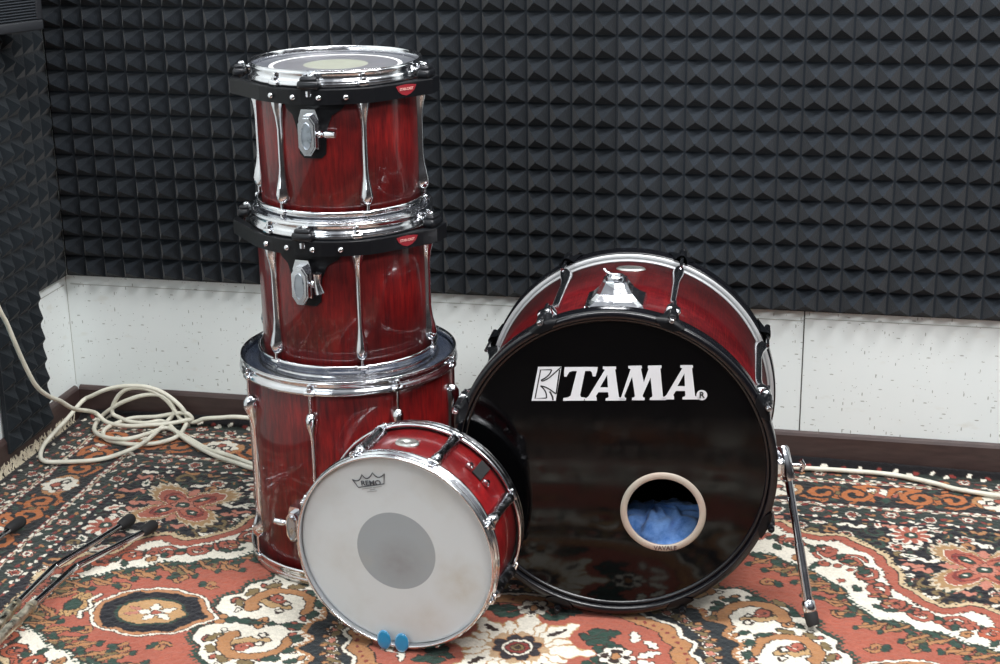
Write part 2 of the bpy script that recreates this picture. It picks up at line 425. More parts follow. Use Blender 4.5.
def make_drum(root, Rs, Rim, H, kind, phase, nl, shellmat, headmat, hm=.030, lug_gap=.045, lugmat=CHROME):
    """root local frame: z up to batter head, rim top at z=H, rim bottom at z=0"""
    ov = .013                       # rim stands this far past the shell edge
    mb = MB(); zt, zb = H - ov - .001, ov + .001
    mb.lathe([(Rs - .006, zb + .004), (Rs - .002, zb), (Rs, zb + .003), (Rs, zt - .003), (Rs - .002, zt), (Rs - .006, zt - .004)], 160)
    me = mb.build('shell', [shellmat, WOOD_IN], root)
    # darken the inside faces
    for p in me.data.polygons:
        c = p.center; n = p.normal
        if math.hypot(c.x, c.y) < Rs - .004: p.material_index = 1
    for which in (1, 0):
        mb = MB(); prof = hoop_profile(Rs + .006, Rim, hm)
        M = Matrix.Translation((0, 0, H)) if which else Matrix.Rotation(PI, 4, 'X')
        mb.lathe(prof, 160, True, M)
        for k in range(nl):         # rod ears pressed into the flange
            a = phase + 360 / nl * k
            z = H - hm * .82 if which else hm * .82
            mb.box(.022, .010, hm * .34, face(Rim + .001, a, z), .003)
        mb.build('hoop', HCHROME, root)
    mb = MB(); n = 96; hz = H - .012
    mb.lathe([(Rs + .0035, hz - .010), (Rs + .0045, hz - .004), (Rs + .003, hz - .001), (Rs - .003, hz), (Rs - .02, hz - .0006), (Rs * .5, hz - .0006), (.0005, hz - .0006)], n, False)
    hd = mb.build('drum_head', headmat, root)
    # bottom head
    mb = MB(); mb.lathe([(Rs + .0035, .022), (Rs + .003, .013), (Rs - .003, .012), (.0005, .0126)], n, False)
    mb.build('drum_head', mat('resonant film', (.30, .31, .31), .3), root)
    # lugs and rods
    rodR = Rim - (.001 if kind == 'tom' else -.0005)
    lz0, lz1 = hm + lug_gap, H - hm - lug_gap
    base = lug_mesh(kind, lz0, lz1)
    lug = rodT = rodB = None
    for k in range(nl):
        a = phase + 360 / nl * k
        M = face(Rs - .001, a, 0)
        if lug is None: lug = base.build('lug', lugmat, root, M)
        else: dup(lug, root, M)
        M = face(rodR, a, 0)
        if rodT is None:
            m1 = MB(); m1.tube([(0, 0, H - hm - lug_gap - .006), (0, 0, H - hm * .60)], .0030, 10); m1.tube([(0, 0, H - hm * .66), (0, 0, H - hm * .50)], .0062, 12); m1.box(.0065, .0065, .010, Matrix.Translation((0, 0, H - hm * .50 + .004)), .0008)
            rodT = m1.build('tension_rod', CHROME, root, M)
            m1 = MB(); m1.tube([(0, 0, hm + lug_gap + .006), (0, 0, hm * .60)], .0030, 10); m1.tube([(0, 0, hm * .66), (0, 0, hm * .52)], .0048, 12); m1.box(.0065, .0065, .006, Matrix.Translation((0, 0, hm * .50 - .002)), .0008)
            rodB = m1.build('tension_rod', CHROME, root, M)
        else: dup(rodT, root, M); dup(rodB, root, M)
    return hd

def oct_prism(mb, w, h, z0, z1, M, cut=.3):
    c = w * cut
    poly = [(-w / 2 + c, -h / 2), (w / 2 - c, -h / 2), (w / 2, -h / 2 + c * 1.5), (w / 2, h / 2 - c * 1.5), (w / 2 - c, h / 2), (-w / 2 + c, h / 2), (-w / 2, h / 2 - c * 1.5), (-w / 2, -h / 2 + c * 1.5)]
    mb.prism(poly, z0, z1, M)

def bracket_casting(name, root, a, Rb, zc, side=1, wing='bar', h=.074, w=.028, d=.030):
    """chrome octagonal memory-lock casting with a wing bolt on one side"""
    F = face(Rb, a, zc) @ Matrix.Rotation(PI / 2, 4, 'X')      # x right, y up, z outward
    mb = MB()
    mb.prism([(-w * .5, -h * .38), (w * .5, -h * .38), (w * .55, h * .30), (w * .38, h * .52), (-w * .38, h * .52), (-w * .55, h * .30)], -.004, d * .55, F)
    oct_prism(mb, w * .95, h * .9, d * .55, d * .92, F @ Matrix.Translation((0, -h * .05, 0)))
    oct_prism(mb, w * .80, h * .8, d * .92, d, F @ Matrix.Translation((0, -h * .05, 0)))
    o = mb.build(name, CHROME, root)
    mb = MB(); n = 28
    ring = [Vector((.0088 * math.cos(2 * PI * k / n), .024 * math.sin(2 * PI * k / n) - h * .05, d + .0008)) for k in range(n)]
    mb.tube([F @ q for q in ring + ring[:1]], .0010, 6, False)
    mb.add([F @ (q - Vector((0, 0, .0003))) for q in ring], [tuple(range(n))])
    mb.build('badge', m_chrome('cast emblem', (.50, .56, .62), .25), o)
    mb = MB(); x0 = side * w * .45
    mb.tube([F @ Vector((x0, -.003, d * .5)), F @ Vector((x0 + side * .012, -.003, d * .5))], .0035, 12)
    mb.tube([F @ Vector((x0 + side * .004, -.003, d * .5)), F @ Vector((x0 + side * .008, -.003, d * .5))], .007, 12)
    if wing == 'bar':
        mb.tube([F @ Vector((x0 + side * .011, -.003, d * .5)), F @ Vector((x0 + side * .016, -.003, d * .5)), F @ Vector((x0 + side * .034, -.003, d * .55))], .0045, 12, True, [.0050, .0072, .0066])
    else:
        mb.tube([F @ Vector((x0 + side * .014, .018, d * .5)), F @ Vector((x0 + side * .013, .0, d * .5)), F @ Vector((x0 + side * .018, -.020, d * .5))], .0045, 12, True, [.0085, .0065, .0095])
    mb.build('wing_bolt', CHROME, o)
    return o

def suspension(root, Rs, Rim, H, sh, wing):
    """black band mount with clamps on the hoop, bolts, backing plate and casting"""
    rc = Rs + .017
    def pol(r, a): t = R(a); return Vector((r * math.sin(t), -r * math.cos(t), 0))
    path = [pol(Rim + .034, -107 + sh), pol(Rim + .032, -88 + sh), pol(rc + .001, -54 + sh)] + [pol(rc, a + sh) for a in range(-46, 19, 8)] + [pol(rc + .002, 22 + sh), pol(Rim + .030, 64 + sh), pol(Rim + .030, 76 + sh)]
    zt, zb, t = H - .031, H - .059, .0035
    mb = MB(); rings = []
    for i, p in enumerate(path):
        q = (path[min(i + 1, len(path) - 1)] - path[max(i - 1, 0)]).normalized(); nn = Vector((q.y, -q.x, 0))
        if nn.dot(p) < 0: nn = -nn
        rings.append([p + nn * t + Z * zb, p + nn * t + Z * (zb + .003), p + nn * t + Z * (zt - .002), p + nn * (t - .001) + Z * zt, p - nn * .012 + Z * zt, p - nn * .012 + Z * (zt - .003), p + Z * (zt - .003), p + Z * zb])
    mb.grid(rings, True, False, False, True)
    band = mb.build('suspension_band', BLACK, root); band['label'] = 'black suspension band'
    # backing plate tapering down the shell
    mb = MB(); L = [];
    rows = [(zb + .004, -37, 6), (zb - .010, -36, 3), (zb - .022, -31, -4), (zb - .050, -28, -8), (zb - .092, -27, -9), (zb - .100, -24, -12)]
    rr = Rs + .006
    for (z, a0, a1) in rows: L.append([polar(rr, a0 + sh + (a1 - a0) * k / 10, z) for k in range(11)])
    mb.grid(L, False, False, True)
    L2 = [[Vector((p.x * (Rs + .001) / rr, p.y * (Rs + .001) / rr, p.z)) for p in r] for r in L]
    mb.grid(L2, False, False, True)
    edge = [r[0] for r in L] + L[-1][1:] + [r[-1] for r in reversed(L[:-1])]
    edge2 = [r[0] for r in L2] + L2[-1][1:] + [r[-1] for r in reversed(L2[:-1])]
    mb.grid([edge, edge2], False, False, False)
    mb.build('mount_plate', BLACK, root)
    # bolts
    for a in (-43, -27, -11, 5):
        F = face(rc + t, a + sh, (zt + zb) / 2 - .001) @ Matrix.Rotation(PI / 2, 4, 'X')
        mb = MB(); mb.lathe([(.0001, .006), (.0030, .0058), (.0048, .0045), (.0054, .002), (.0058, 0), (.0001, 0)], 16, False, F)
        mb.build('bolt', CHROME, root)
    # clamps around the hoop flange
    for a, r_ in ((-98, Rim + .018), (-17, Rim + .004), (68, Rim + .016)):
        mb = MB(); F = face(r_, a + sh, H - .022)
        mb.cur = 0; mb.box(.042, .024, .017, F @ Matrix.Translation((0, 0, -.002)), .006)
        mb.box(.032, .019, .010, F @ Matrix.Translation((0, 0, .008)), .004)
        mb.cur = 1; mb.box(.012, .012, .010, F @ Matrix.Translation((.003, .004, .013)), .003); mb.tube([F @ Vector((-.010, .003, .008)), F @ Vector((-.010, .003, .015))], .004, 10)
        mb.tube([F @ Vector((0, -.006, -.012)), F @ Vector((0, -.006, -.022))], .006, 10)
        if r_ > Rim + .01: mb.tube([F @ Vector((-.008, .012, .004)), F @ Vector((-.004, .030, .006))], .005, 10)
        mb.build('hoop_clamp', [DARKPL, CHROME], root)
    bracket_casting('mount_bracket', root, -17.5 + sh, Rs + .005, H - .108, 1, wing, .080, .034, .036)
    # red badge on the straight right hand run of the band
    p0, p1 = path[-3], path[-2]; f = .54; p = p0.lerp(p1, f); q = (p1 - p0).normalized(); nn = Vector((q.y, -q.x, 0))
    if nn.dot(p) < 0: nn = -nn
    Mb = Matrix(((q.x, 0, nn.x, p.x + nn.x * (t + .0006)), (q.y, 0, nn.y, p.y + nn.y * (t + .0006)), (0, 1, 0, (zt + zb) / 2), (0, 0, 0, 1)))
    pts = [(-.023, .008), (-.014, .0095), (0, .0105), (.014, .0095), (.023, .008), (.018, -.001), (.010, -.007), (0, -.010), (-.010, -.007), (-.018, -.001)]
    bd = flat_shape('badge', [pts], RED_INK, root, Mb); bd['label'] = 'red badge on the black band'
    text_mesh('lettering', 'STAR-CAST', .0070, PINK_INK, bd, Matrix.Translation((0, .002, .0009)), .0001, .86)

def drum_frame(x, y, z, extra=0.):
    # local -y points horizontally to the camera
    a = math.atan2(-y, -x) + PI / 2
    return Matrix.Translation((x, y, z)) @ Matrix.Rotation(a + R(extra), 4, 'Z')
TX, TY = -.3005, 3.0527
ft = empty('floor_tom', drum_frame(TX, TY, 0))
tag(ft, 'large dark red floor tom standing on the rug at the bottom of the drum stack', 'drum')
make_drum(ft, .2035, .2145, .4218, 'floor', 24, 8, LACQ, HEAD_BLUE, .028, .034)
bracket_casting('leg_bracket', ft, -32.5, .2035, .129, -1, 'bar', h=.066, w=.027, d=.030)
t2 = empty('tom_drum', drum_frame(TX, TY, .4103))
tag(t2, 'middle drum of the stack, a deep red tom standing on the floor tom head', 'drum')
make_drum(t2, .1655, .176, .306, 'tom', 8, 6, LACQ, HEAD_TOM, .030, .010)
suspension(t2, .1655, .176, .306, -7, 'wing')
t1 = empty('tom_drum', drum_frame(TX, TY, .7047))
tag(t1, 'topmost tom of the stack, deep red, with a grey dotted head', 'drum')
make_drum(t1, .1527, .163, .2885, 'tom', 17, 6, LACQ, HEAD_TOM, .030, .010)
suspension(t1, .1527, .163, .2885, 0, 'bar')

# ---- bass drum: local z points out of the front head, y up, x to the right
def axis_frame(C, n):
    n = Vector(n).normalized(); r = Z.cross(n).normalized(); u = n.cross(r)
    return Matrix(((r.x, u.x, n.x, C[0]), (r.y, u.y, n.y, C[1]), (r.z, u.z, n.z, C[2]), (0, 0, 0, 1)))
nB = (-.1538, -.988, .0112); MBs = axis_frame((.2, 2.705, .2995), nB)
LB = .452; RB = .2935; RSb = .2775
bd = empty('bass_drum', MBs); tag(bd, 'big dark red bass drum with black front head lying on the rug at right', 'drum')
mb = MB(); mb.lathe([(RSb - .007, -LB + .020), (RSb, -LB + .016), (RSb, -.016), (RSb - .007, -.020)], 192)
o = mb.build('shell', [LACQ_B, WOOD_IN], bd)
for p in o.data.polygons:
    c = p.center; n = p.normal
    if math.hypot(c.x, c.y) < RSb - .004: p.material_index = 1
def bass_hoop(z0, z1, front):
    mb = MB(); hi = .2800
    s = 1 if z1 > z0 else -1   # z0 is the inner (shell side) edge, z1 the outside edge
    mb.cur = 0
    mb.lathe([(hi, z0), (hi + .003, z0), (RB - .002, z0), (RB, z0 + s * .002), (RB, z1 - s * .003), (RB - .003, z1), (hi + .0025, z1), (hi, z1 - s * .002)], 192)
    mb.cur = 1
    if not front:
        mb.lathe([(hi + .0005, z0 - s * .0006), (RB - .0035, z0 - s * .0006), (RB - .0035, z0 - s * .0002), (hi + .0005, z0 - s * .0002)], 192)
        mb.lathe([(RSb + .0003, z0 - s * .014), (hi + .001, z0 - s * .012), (hi + .001, z0), (RSb + .0003, z0)], 192)
    return mb.build('hoop', [HOOPBLK, HOOPSIL], bd)
bass_hoop(-.040, 0., True); bass_hoop(-LB + .040, -LB, False)
# front head with the port hole cut through it
PX, PY, PR, PRI = .0906, -.0882, .0778, .0655
n = 128; mb = MB(); zc = -.014
outer = [Vector((.2805 * math.cos(2 * PI * k / n), .2805 * math.sin(2 * PI * k / n), zc)) for k in range(n)]
inner = [Vector((PX + (PRI + .004) * math.cos(2 * PI * k / n), PY + (PRI + .004) * math.sin(2 * PI * k / n), zc)) for k in range(n)]
rings = [[Vector((q.x * 1.0015, q.y * 1.0015, zc - .010)) for q in outer], outer] + [[a.lerp(b, t) for a, b in zip(outer, inner)] for t in (.02, .1, .3, .6, .9)] + [inner]
mb.grid(rings, True, False, False)
hb = mb.build('drum_head', HEAD_BLACK, bd); hb['label'] = 'glossy black front head'
mb = MB(); mb.lathe([(.272, -.0135), (.2745, -.0105), (.2790, -.0095), (.2802, -.012), (.2802, -.0145), (.272, -.0145)], 192)
mb.build('head_collar', HOOPBLK, bd)
mb = MB(); mb.lathe([(.2795, -LB + .014), (.0005, -LB + .014)], 96, False); mb.build('drum_head', mat('batter film', (.02, .02, .02), .5), bd)
Mp = Matrix.Translation((PX, PY, zc))
mb = MB(); mb.lathe([(PRI, -.002), (PRI, .0020), (PRI + .0015, .0032), (PR - .002, .0030), (PR, .0010), (PR, 0), (PR - .001, 0)], 96)
pr = mb.build('port_ring', BEIGE, bd, Mp); pr['label'] = 'beige ring around the port hole'
text_mesh('lettering', 'VAVALE', .0125, BROWN_INK, pr, Matrix.Translation((.0055, -.0703, .0036)) @ Matrix.Rotation(R(3), 4, 'Z'), .0002, .95)

# logo traced in its own coordinates
def LG(X, Y): return (-.1491 + (X - 56) * .000357 - (Y - 255) * 5e-6, .1174 + (X - 56) * 1.44e-5 - (Y - 255) * 3.82e-4)
Ml = Matrix.Translation((0, 0, zc + .0006))
T_ = [(222, 88), (388, 88), (386, 104), (378, 134), (364, 134), (358, 112), (350, 107), (325, 107), (302, 226), (306, 237), (328, 240), (328, 254), (215, 255), (218, 242), (240, 239), (254, 230), (284, 107), (262, 107), (246, 112), (232, 136), (220, 134), (220, 110)]
A_ = [(413, 86), (479, 86), (480, 98), (475, 101), (497, 237), (506, 241), (529, 243), (529, 254), (430, 254), (431, 243), (442, 240), (446, 233), (442, 212), (394, 212), (381, 232), (385, 241), (386, 254), (322, 254), (324, 243), (336, 240), (345, 232), (424, 101), (414, 98)]
A_h = [(436, 126), (401, 189), (441, 189)]
M_ = [(540, 83), (606, 82), (608, 94), (603, 97), (619, 165), (641, 97), (636, 94), (638, 82), (704, 81), (705, 93), (699, 97), (716, 234), (721, 239), (733, 240), (733, 251), (650, 251), (652, 240), (660, 238), (664, 231), (652, 140), (615, 228), (618, 239), (626, 240), (625, 252), (562, 252), (564, 240), (573, 238), (577, 231), (560, 136), (524, 230), (527, 240), (533, 241), (532, 253), (497, 253), (500, 241), (508, 238), (552, 98), (541, 95)]
def shiftA(P): return [(797 + (x - 413) * .93, y - 6) for x, y in P]
flat_shape('lettering', [[LG(*p) for p in q] for q in (T_, A_, A_h)], WHITE_INK, hb, Ml)['label'] = 'white slab serif letters T and A'
flat_shape('lettering', [[LG(*p) for p in M_]], WHITE_INK, hb, Ml)['label'] = 'white slab serif letter M'
flat_shape('lettering', [[LG(*p) for p in q] for q in (shiftA(A_), shiftA(A_h))], WHITE_INK, hb, Ml)['label'] = 'white slab serif last letter A'
lg = flat_shape('logo', [[LG(*p) for p in [(88, 86), (206, 86), (179, 255), (56, 255)]]], WHITE_INK, hb, Ml); lg['label'] = 'white slanted square emblem'
def inkline(mb, pts, w, n=1):
    P = [Vector((*LG(*p), 0)) for p in pts]
    if n > 1: P = crom(P, n)
    L, Rr = [], []
    for i, p in enumerate(P):
        t = (P[min(i + 1, len(P) - 1)] - P[max(i - 1, 0)]).normalized(); q = Vector((-t.y, t.x, 0)) * w / 2
        L.append(p + q); Rr.append(p - q)
    mb.grid([L, Rr], False, False, False)
mb = MB()
inkline(mb, [(157, 100), (101, 101), (74, 243), (130, 241)], .0022)
inkline(mb, [(157, 100), (146, 122), (126, 140), (104, 152)], .0024, 5)
inkline(mb, [(104, 152), (112, 156), (140, 143), (168, 120), (192, 98)], .0022, 5)
inkline(mb, [(197, 100), (181, 220)], .0024)
inkline(mb, [(181, 220), (168, 212), (148, 198), (124, 186), (101, 180)], .0024, 5)
inkline(mb, [(101, 180), (118, 196), (130, 218), (132, 242)], .0024, 5)
inkline(mb, [(148, 208), (156, 222), (163, 238), (165, 252)], .0030, 5)
inkline(mb, [(204, 88), (193, 98), (186, 104)], .0022)
mb.build('emblem_line', BLACK_INK, lg, Matrix.Translation((0, 0, .0007)))
cx, cy = LG(908, 227); cr = .0095
circ = [(cx + cr * math.cos(2 * PI * k / 32), cy + cr * math.sin(2 * PI * k / 32)) for k in range(32)]
rg = flat_shape('registered_mark', [circ], WHITE_INK, hb, Ml)
text_mesh('lettering', 'R', .0155, BLACK_INK, rg, Matrix.Translation((cx, cy, .0007)), .0004)

# bass lugs, rods and claws
def bface(a, r): t = R(a); return Matrix.Rotation(-t, 4, 'Z') @ Matrix.Translation((0, r, 0)) @ Matrix.Rotation(PI, 4, 'Z')   # -y outward after the flip
yr = -(RB + .010 - RSb); y0 = -(RB - RSb); proto = {}
def bass_part(key, build, M):
    if key in proto: dup(proto[key], bd, M)
    else: proto[key] = build(M)
def mk_lug(M): return lug_mesh('bass', -LB + .085, -.075).build('lug', CHROME, bd, M)
def mk_rod(front, m):
    def f(M):
        r_ = MB()
        if front: r_.tube([(0, yr, -.100), (0, yr, .004)], .0035, 10); r_.tube([(0, yr, .002), (0, yr, .012)], .0062, 12); r_.box(.007, .007, .010, Matrix.Translation((0, yr, .014)), .001)
        else: r_.tube([(0, yr, -LB - .006), (0, yr, -LB + .11)], .0035, 10); r_.tube([(0, yr, -LB - .002), (0, yr, -LB - .014)], .0062, 12)
        return r_.build('tension_rod', m, bd, M)
    return f
def mk_claw(z, s):
    def f(M):
        c1 = MB(); L = []
        for (dz, w, h) in ((.046, .014, .0145), (.034, .015, .0145), (.018, .018, .010), (.004, .026, .006), (-.002, .028, .004)):
            L.append([Vector((w * q, y0 - h * (1 - q * q) - .0015, z - s * dz)) for q in (-1, -.6, -.25, 0, .25, .6, 1)])
        L.append([Vector((.022 * q, y0 + .005 - .004 * (1 - q * q), z + s * .0035)) for q in (-1, -.6, -.25, 0, .25, .6, 1)])
        L.append([Vector((.012 * q, y0 + .011, z + s * .0025)) for q in (-1, -.6, -.25, 0, .25, .6, 1)])
        c1.grid(L, False, False, True); c1.box(.015, .014, .034, Matrix.Translation((0, y0 - .0085, z - s * .017)), .004)
        return c1.build('claw', BLACK, bd, M)
    return f
def mk_block(M):
    c2 = MB(); c2.box(.026, .018, .024, Matrix.Translation((0, y0 - .006, -.055)), .005); c2.box(.018, .014, .018, Matrix.Translation((0, y0 - .005, -.072)), .005)
    return c2.build('claw_block', CHROME, bd, M)
for k in range(8):
    a = -25.5 + 45 * k; M = bface(a, RSb - .001); low = 90 < a < 260
    bass_part('lug', mk_lug, M)
    bass_part('rf%d' % low, mk_rod(True, BLACK if low else CHROME), M)
    bass_part('rb', mk_rod(False, CHROME), M)
    bass_part('cf', mk_claw(0., 1), M); bass_part('cb', mk_claw(-LB, -1), M)
    if not low: bass_part('bl', mk_block, M)
# tom holder base on top of the shell: flared four sided chrome casting
mb = MB(); secs = [(0, .056, .060, .010), (.006, .0555, .058, .010), (.009, .052, .052, .008), (.016, .042, .042, .008), (.026, .032, .032, .007), (.037, .0255, .026, .006), (.045, .0215, .022, .006), (.048, .021, .021, .006)]
rings = []
for (h, wx, wz, c) in secs:
    q = [(-wx + c, -wz), (0, -wz - c * .5), (wx - c, -wz), (wx, -wz + c), (wx, wz - c), (wx - c, wz), (0, wz + c * .6), (-wx + c, wz), (-wx, wz - c), (-wx, -wz + c)]
    rings.append([Vector((x, RSb - .004 + h - (x * x) / (2 * RSb) * (1 if h < .008 else 0), z - .118)) for x, z in q])
mb.grid(rings, True, False, False, True)
base = mb.build('tom_holder_base', CHROME, bd, Matrix.Rotation(R(1.5), 4, 'Z'))
mb = MB(); F = Matrix.Translation((0, RSb + .043, -.118)) @ Matrix.Rotation(-PI / 2, 4, 'X')
mb.lathe([(.0135, -.01), (.0135, .006), (.017, .007), (.018, .003), (.018, -.004), (.018, -.012)], 32, False, F)
mb.build('collar', DCHROME, base)
mb = MB(); mb.tube([(-.006, RSb + .047, -.132), (-.016, RSb + .050, -.137), (-.022, RSb + .055, -.142)], .0028, 10); mb.build('lever', CHROME, base)
mb = MB(); mb.lathe([(.0001, .003), (.6, .003), (.85, .0035), (.95, .002), (1, 0)], 40, False)
bo = mb.build('badge', BADGE, bd, Matrix.Translation((.004, RSb + .0000, -.345)) @ Matrix.Rotation(-PI / 2, 4, 'X') @ Matrix.Diagonal((.029, .016, 1, 1)))
# spur on the right: bracket, telescopic leg and rubber foot
inv = MBs.inverted()
P0 = Vector((.292, -.02, -.10)); F = inv @ Vector((.5635, 2.642, .0055)); dirv = (F - P0).normalized()
sb = MB(); tS = math.atan2(P0.y, P0.x)
Ms = Matrix.Translation((RSb + .006, -.022, -.10))
sb.box(.018, .060, .050, Ms, .006); sb.box(.022, .034, .034, Ms @ Matrix.Translation((.014, 0, 0)), .008)
br = sb.build('spur_bracket', CHROME, bd)
sb = MB(); q0 = P0 + Vector((.018, 0, 0))
sb.tube([q0 - dirv * .035, q0 - dirv * .03, q0 + dirv * .025, q0 + dirv * .03], .012, 16, True, [.009, .012, .012, .009])
sb.tube([q0 + Vector((.006, 0, 0)), q0 + Vector((.034, 0, -.002))], .004, 10); sb.tube([q0 + Vector((.026, .010, -.002)), q0 + Vector((.032, 0, -.002)), q0 + Vector((.027, -.011, -.002))], .0045, 10)
sb.build('wing_bolt', CHROME, br)
sb = MB(); F2 = F - dirv * .036
sb.tube([q0, F2 + (q0 - F2) * .02], .0072, 14); sb.tube([F2 + (q0 - F2) * .45, F2], .0086, 14)
legp = sb.build('spur_leg', CHROME, bd)
up = (inv.to_3x3() @ Z)
sb = MB(); sb.tube([F2 - dirv * .014, F2 - dirv * .010, F2 + dirv * .004, F2 + dirv * .008], .012, 20, True, [.0095, .0125, .0125, .011]); sb.build('collar', CHROME, legp)
sb = MB(); sb.tube([F2 + dirv * .006, F2 + dirv * .010, F2 + dirv * .028, F + up * .003], .013, 20, True, [.0105, .0128, .0122, .0110]); sb.build('rubber_foot', RUBBER, legp)

# ---- snare drum standing on its edge
nS = (-.3213, -.9468, -.0193); MSn = axis_frame((-.1934, 2.5900, .1902), nS)
LS = .1695
sn = empty('snare_drum', MSn @ Matrix.Translation((0, 0, -LS))); tag(sn, 'bright red snare drum with white head standing on edge in front of the others', 'drum')
hs = make_drum(sn, .1780, .1885, LS, 'snare', 22.5 + 180, 8, LACQ_S, HEAD_SNARE, .027, .004, DCHROME)
# logo crown on the head
def CG(X, Y): return (-.0767 + (X - 224) * 1.146e-4 - (Y - 307) * 5.9e-6, .1297 + (X - 224) * 1.41e-5 - (Y - 307) * 1.159e-4)
def arc(p, q, m, n=8):
    return [((1 - t) ** 2 * p[0] + 2 * t * (1 - t) * m[0] + t * t * q[0], (1 - t) ** 2 * p[1] + 2 * t * (1 - t) * m[1] + t * t * q[1]) for t in [k / n for k in range(n + 1)]]
out = [(230, 310), (330, 443), (755, 383), (758, 215)] + arc((758, 215), (565, 200), (660, 345))[1:] + arc((565, 200), (385, 228), (480, 375))[1:] + arc((385, 228), (230, 310), (360, 385))[1:-1]
cxm = 520; cym = 340
mb = MB(); P = [Vector((*CG(*p), 0)) for p in out]; P.append(P[0]); nP = len(P)
L, Rr = [], []
for i in range(nP):
    a_, b_ = P[(i - 1) % (nP - 1)], P[(i + 1) % (nP - 1)] if i < nP - 1 else P[1]
    t = (b_ - a_).normalized(); q = Vector((-t.y, t.x, 0)) * .0010
    L.append(P[i] + q); Rr.append(P[i] - q)
mb.grid([L, Rr], False, False, False)
hz = LS - .012
cr = mb.build('logo', GREY_INK, hs, Matrix.Translation((0, 0, hz + .0008))); cr['label'] = 'grey crown outline'
cc = CG(538, 372)
text_mesh('lettering', 'REMO', .0128, GREY_INK, cr, Matrix.Translation((cc[0], cc[1], 0)) @ Matrix.Rotation(R(8.5), 4, 'Z'), .00015, 1.12)
mb = MB()
for (x0, y0, x1, y1, w) in ((390, 470, 560, 448, 14), (575, 445, 715, 425, 14), (520, 485, 610, 470, 16), (475, 518, 640, 500, 12)):
    a_, b_ = Vector((*CG(x0, y0), 0)), Vector((*CG(x1, y1), 0)); q = Vector((0, w * .5e-4, 0))
    mb.add([a_ - q, b_ - q, b_ + q, a_ + q], [(0, 1, 2, 3)])
mb.build('fine_print', mat('faint print', (.34, .35, .36), .6), cr)
# gel pads
for (x, y, rot, lab) in ((-.0265, -.1745, 8, 'round blue gel damper on the snare rim, the left one of two'), (.0075, -.1755, 2, 'round blue gel damper on the snare rim, the right one of two')):
    mb = MB(); prof = [(.0001, .0022), (.7, .0022), (.92, .0016), (1.0, 0), (.92, -.0010), (.0001, -.0012)]
    M = MSn @ Matrix.Translation((x, y, -.0005)) @ Matrix.Rotation(R(rot), 4, 'Z') @ Matrix.Rotation(R(-12), 4, 'X') @ Matrix.Diagonal((.0138, .0180, 1.2, 1))
    mb.lathe(prof, 40, False)
    o = mb.build('gel_pad', GEL, None, M); tag(o, lab, 'gel pad')
# air vent badge, strap and strainer posts on the snare shell (local: angle a clockwise from up, depth z)
def sface(a, r, z): t = R(a); return Matrix.Rotation(-t, 4, 'Z') @ Matrix.Translation((0, r, z)) @ Matrix.Rotation(-PI / 2, 4, 'X')   # z outward
mb = MB(); mb.lathe([(.0001, .0015), (.25, .0015), (.3, .003), (.75, .0028), (.92, .0036), (1, 0)], 40, False)
mb.build('badge', BADGE, sn, sface(0.5, .1780, LS - .082) @ Matrix.Diagonal((.0225, .0155, 1, 1)))
mb = MB(); mb.box(.022, .050, .004, sface(45, .1805, .057), .001); mb.build('strap', RUBBER, sn)
for a in (38.5, 51.5):
    mb = MB(); mb.box(.014, .008, .008, sface(a, .183, .078), .002); mb.tube([sface(a, .180, .078) @ Vector((0, 0, 0)), sface(a, .180, .078) @ Vector((0, 0, .010))], .004, 10)
    mb.build('strainer_post', CHROME, sn)

# ---- blue cloth inside the bass drum
rz = random.Random(5); mb = MB(); nu, nv = 90, 60; rings = []
for i in range(nv + 1):
    th = PI * i / nv; ring = []
    for j in range(nu):
        ph = 2 * PI * j / nu
        x, y, z = math.sin(th) * math.cos(ph), math.cos(th), math.sin(th) * math.sin(ph)
        w = 1 + .07 * math.sin(7 * ph + 3 * math.sin(3 * th)) * math.sin(th) + .045 * math.sin(13 * ph + 5 * y) + .03 * math.sin(19 * th + 4 * math.cos(2 * ph))
        cre = .16 * math.exp(-((x + .28 - .15 * y) / .06) ** 2) * (1 if z > 0 else 0) + .10 * math.exp(-((x - .02 - .35 * y) / .05) ** 2) * (1 if z > 0 else 0)
        w -= cre
        q_ = Vector((.07 + .15 * x * w, -.196 + .072 * y * w * (1.0 if y > 0 else .85) + .09 * (.15 * x), -.122 + .090 * z * w))
        rr_ = math.hypot(q_.x, q_.y)
        if rr_ > .260: q_.x *= .260 / rr_; q_.y *= .260 / rr_
        ring.append(q_)
    rings.append(ring)
mb.grid(rings, True, False, True)
o = mb.build('blue_blanket', BLUE, None, MBs); tag(o, 'crumpled blue cloth stuffed inside the bass drum, seen through its port hole', 'blanket')

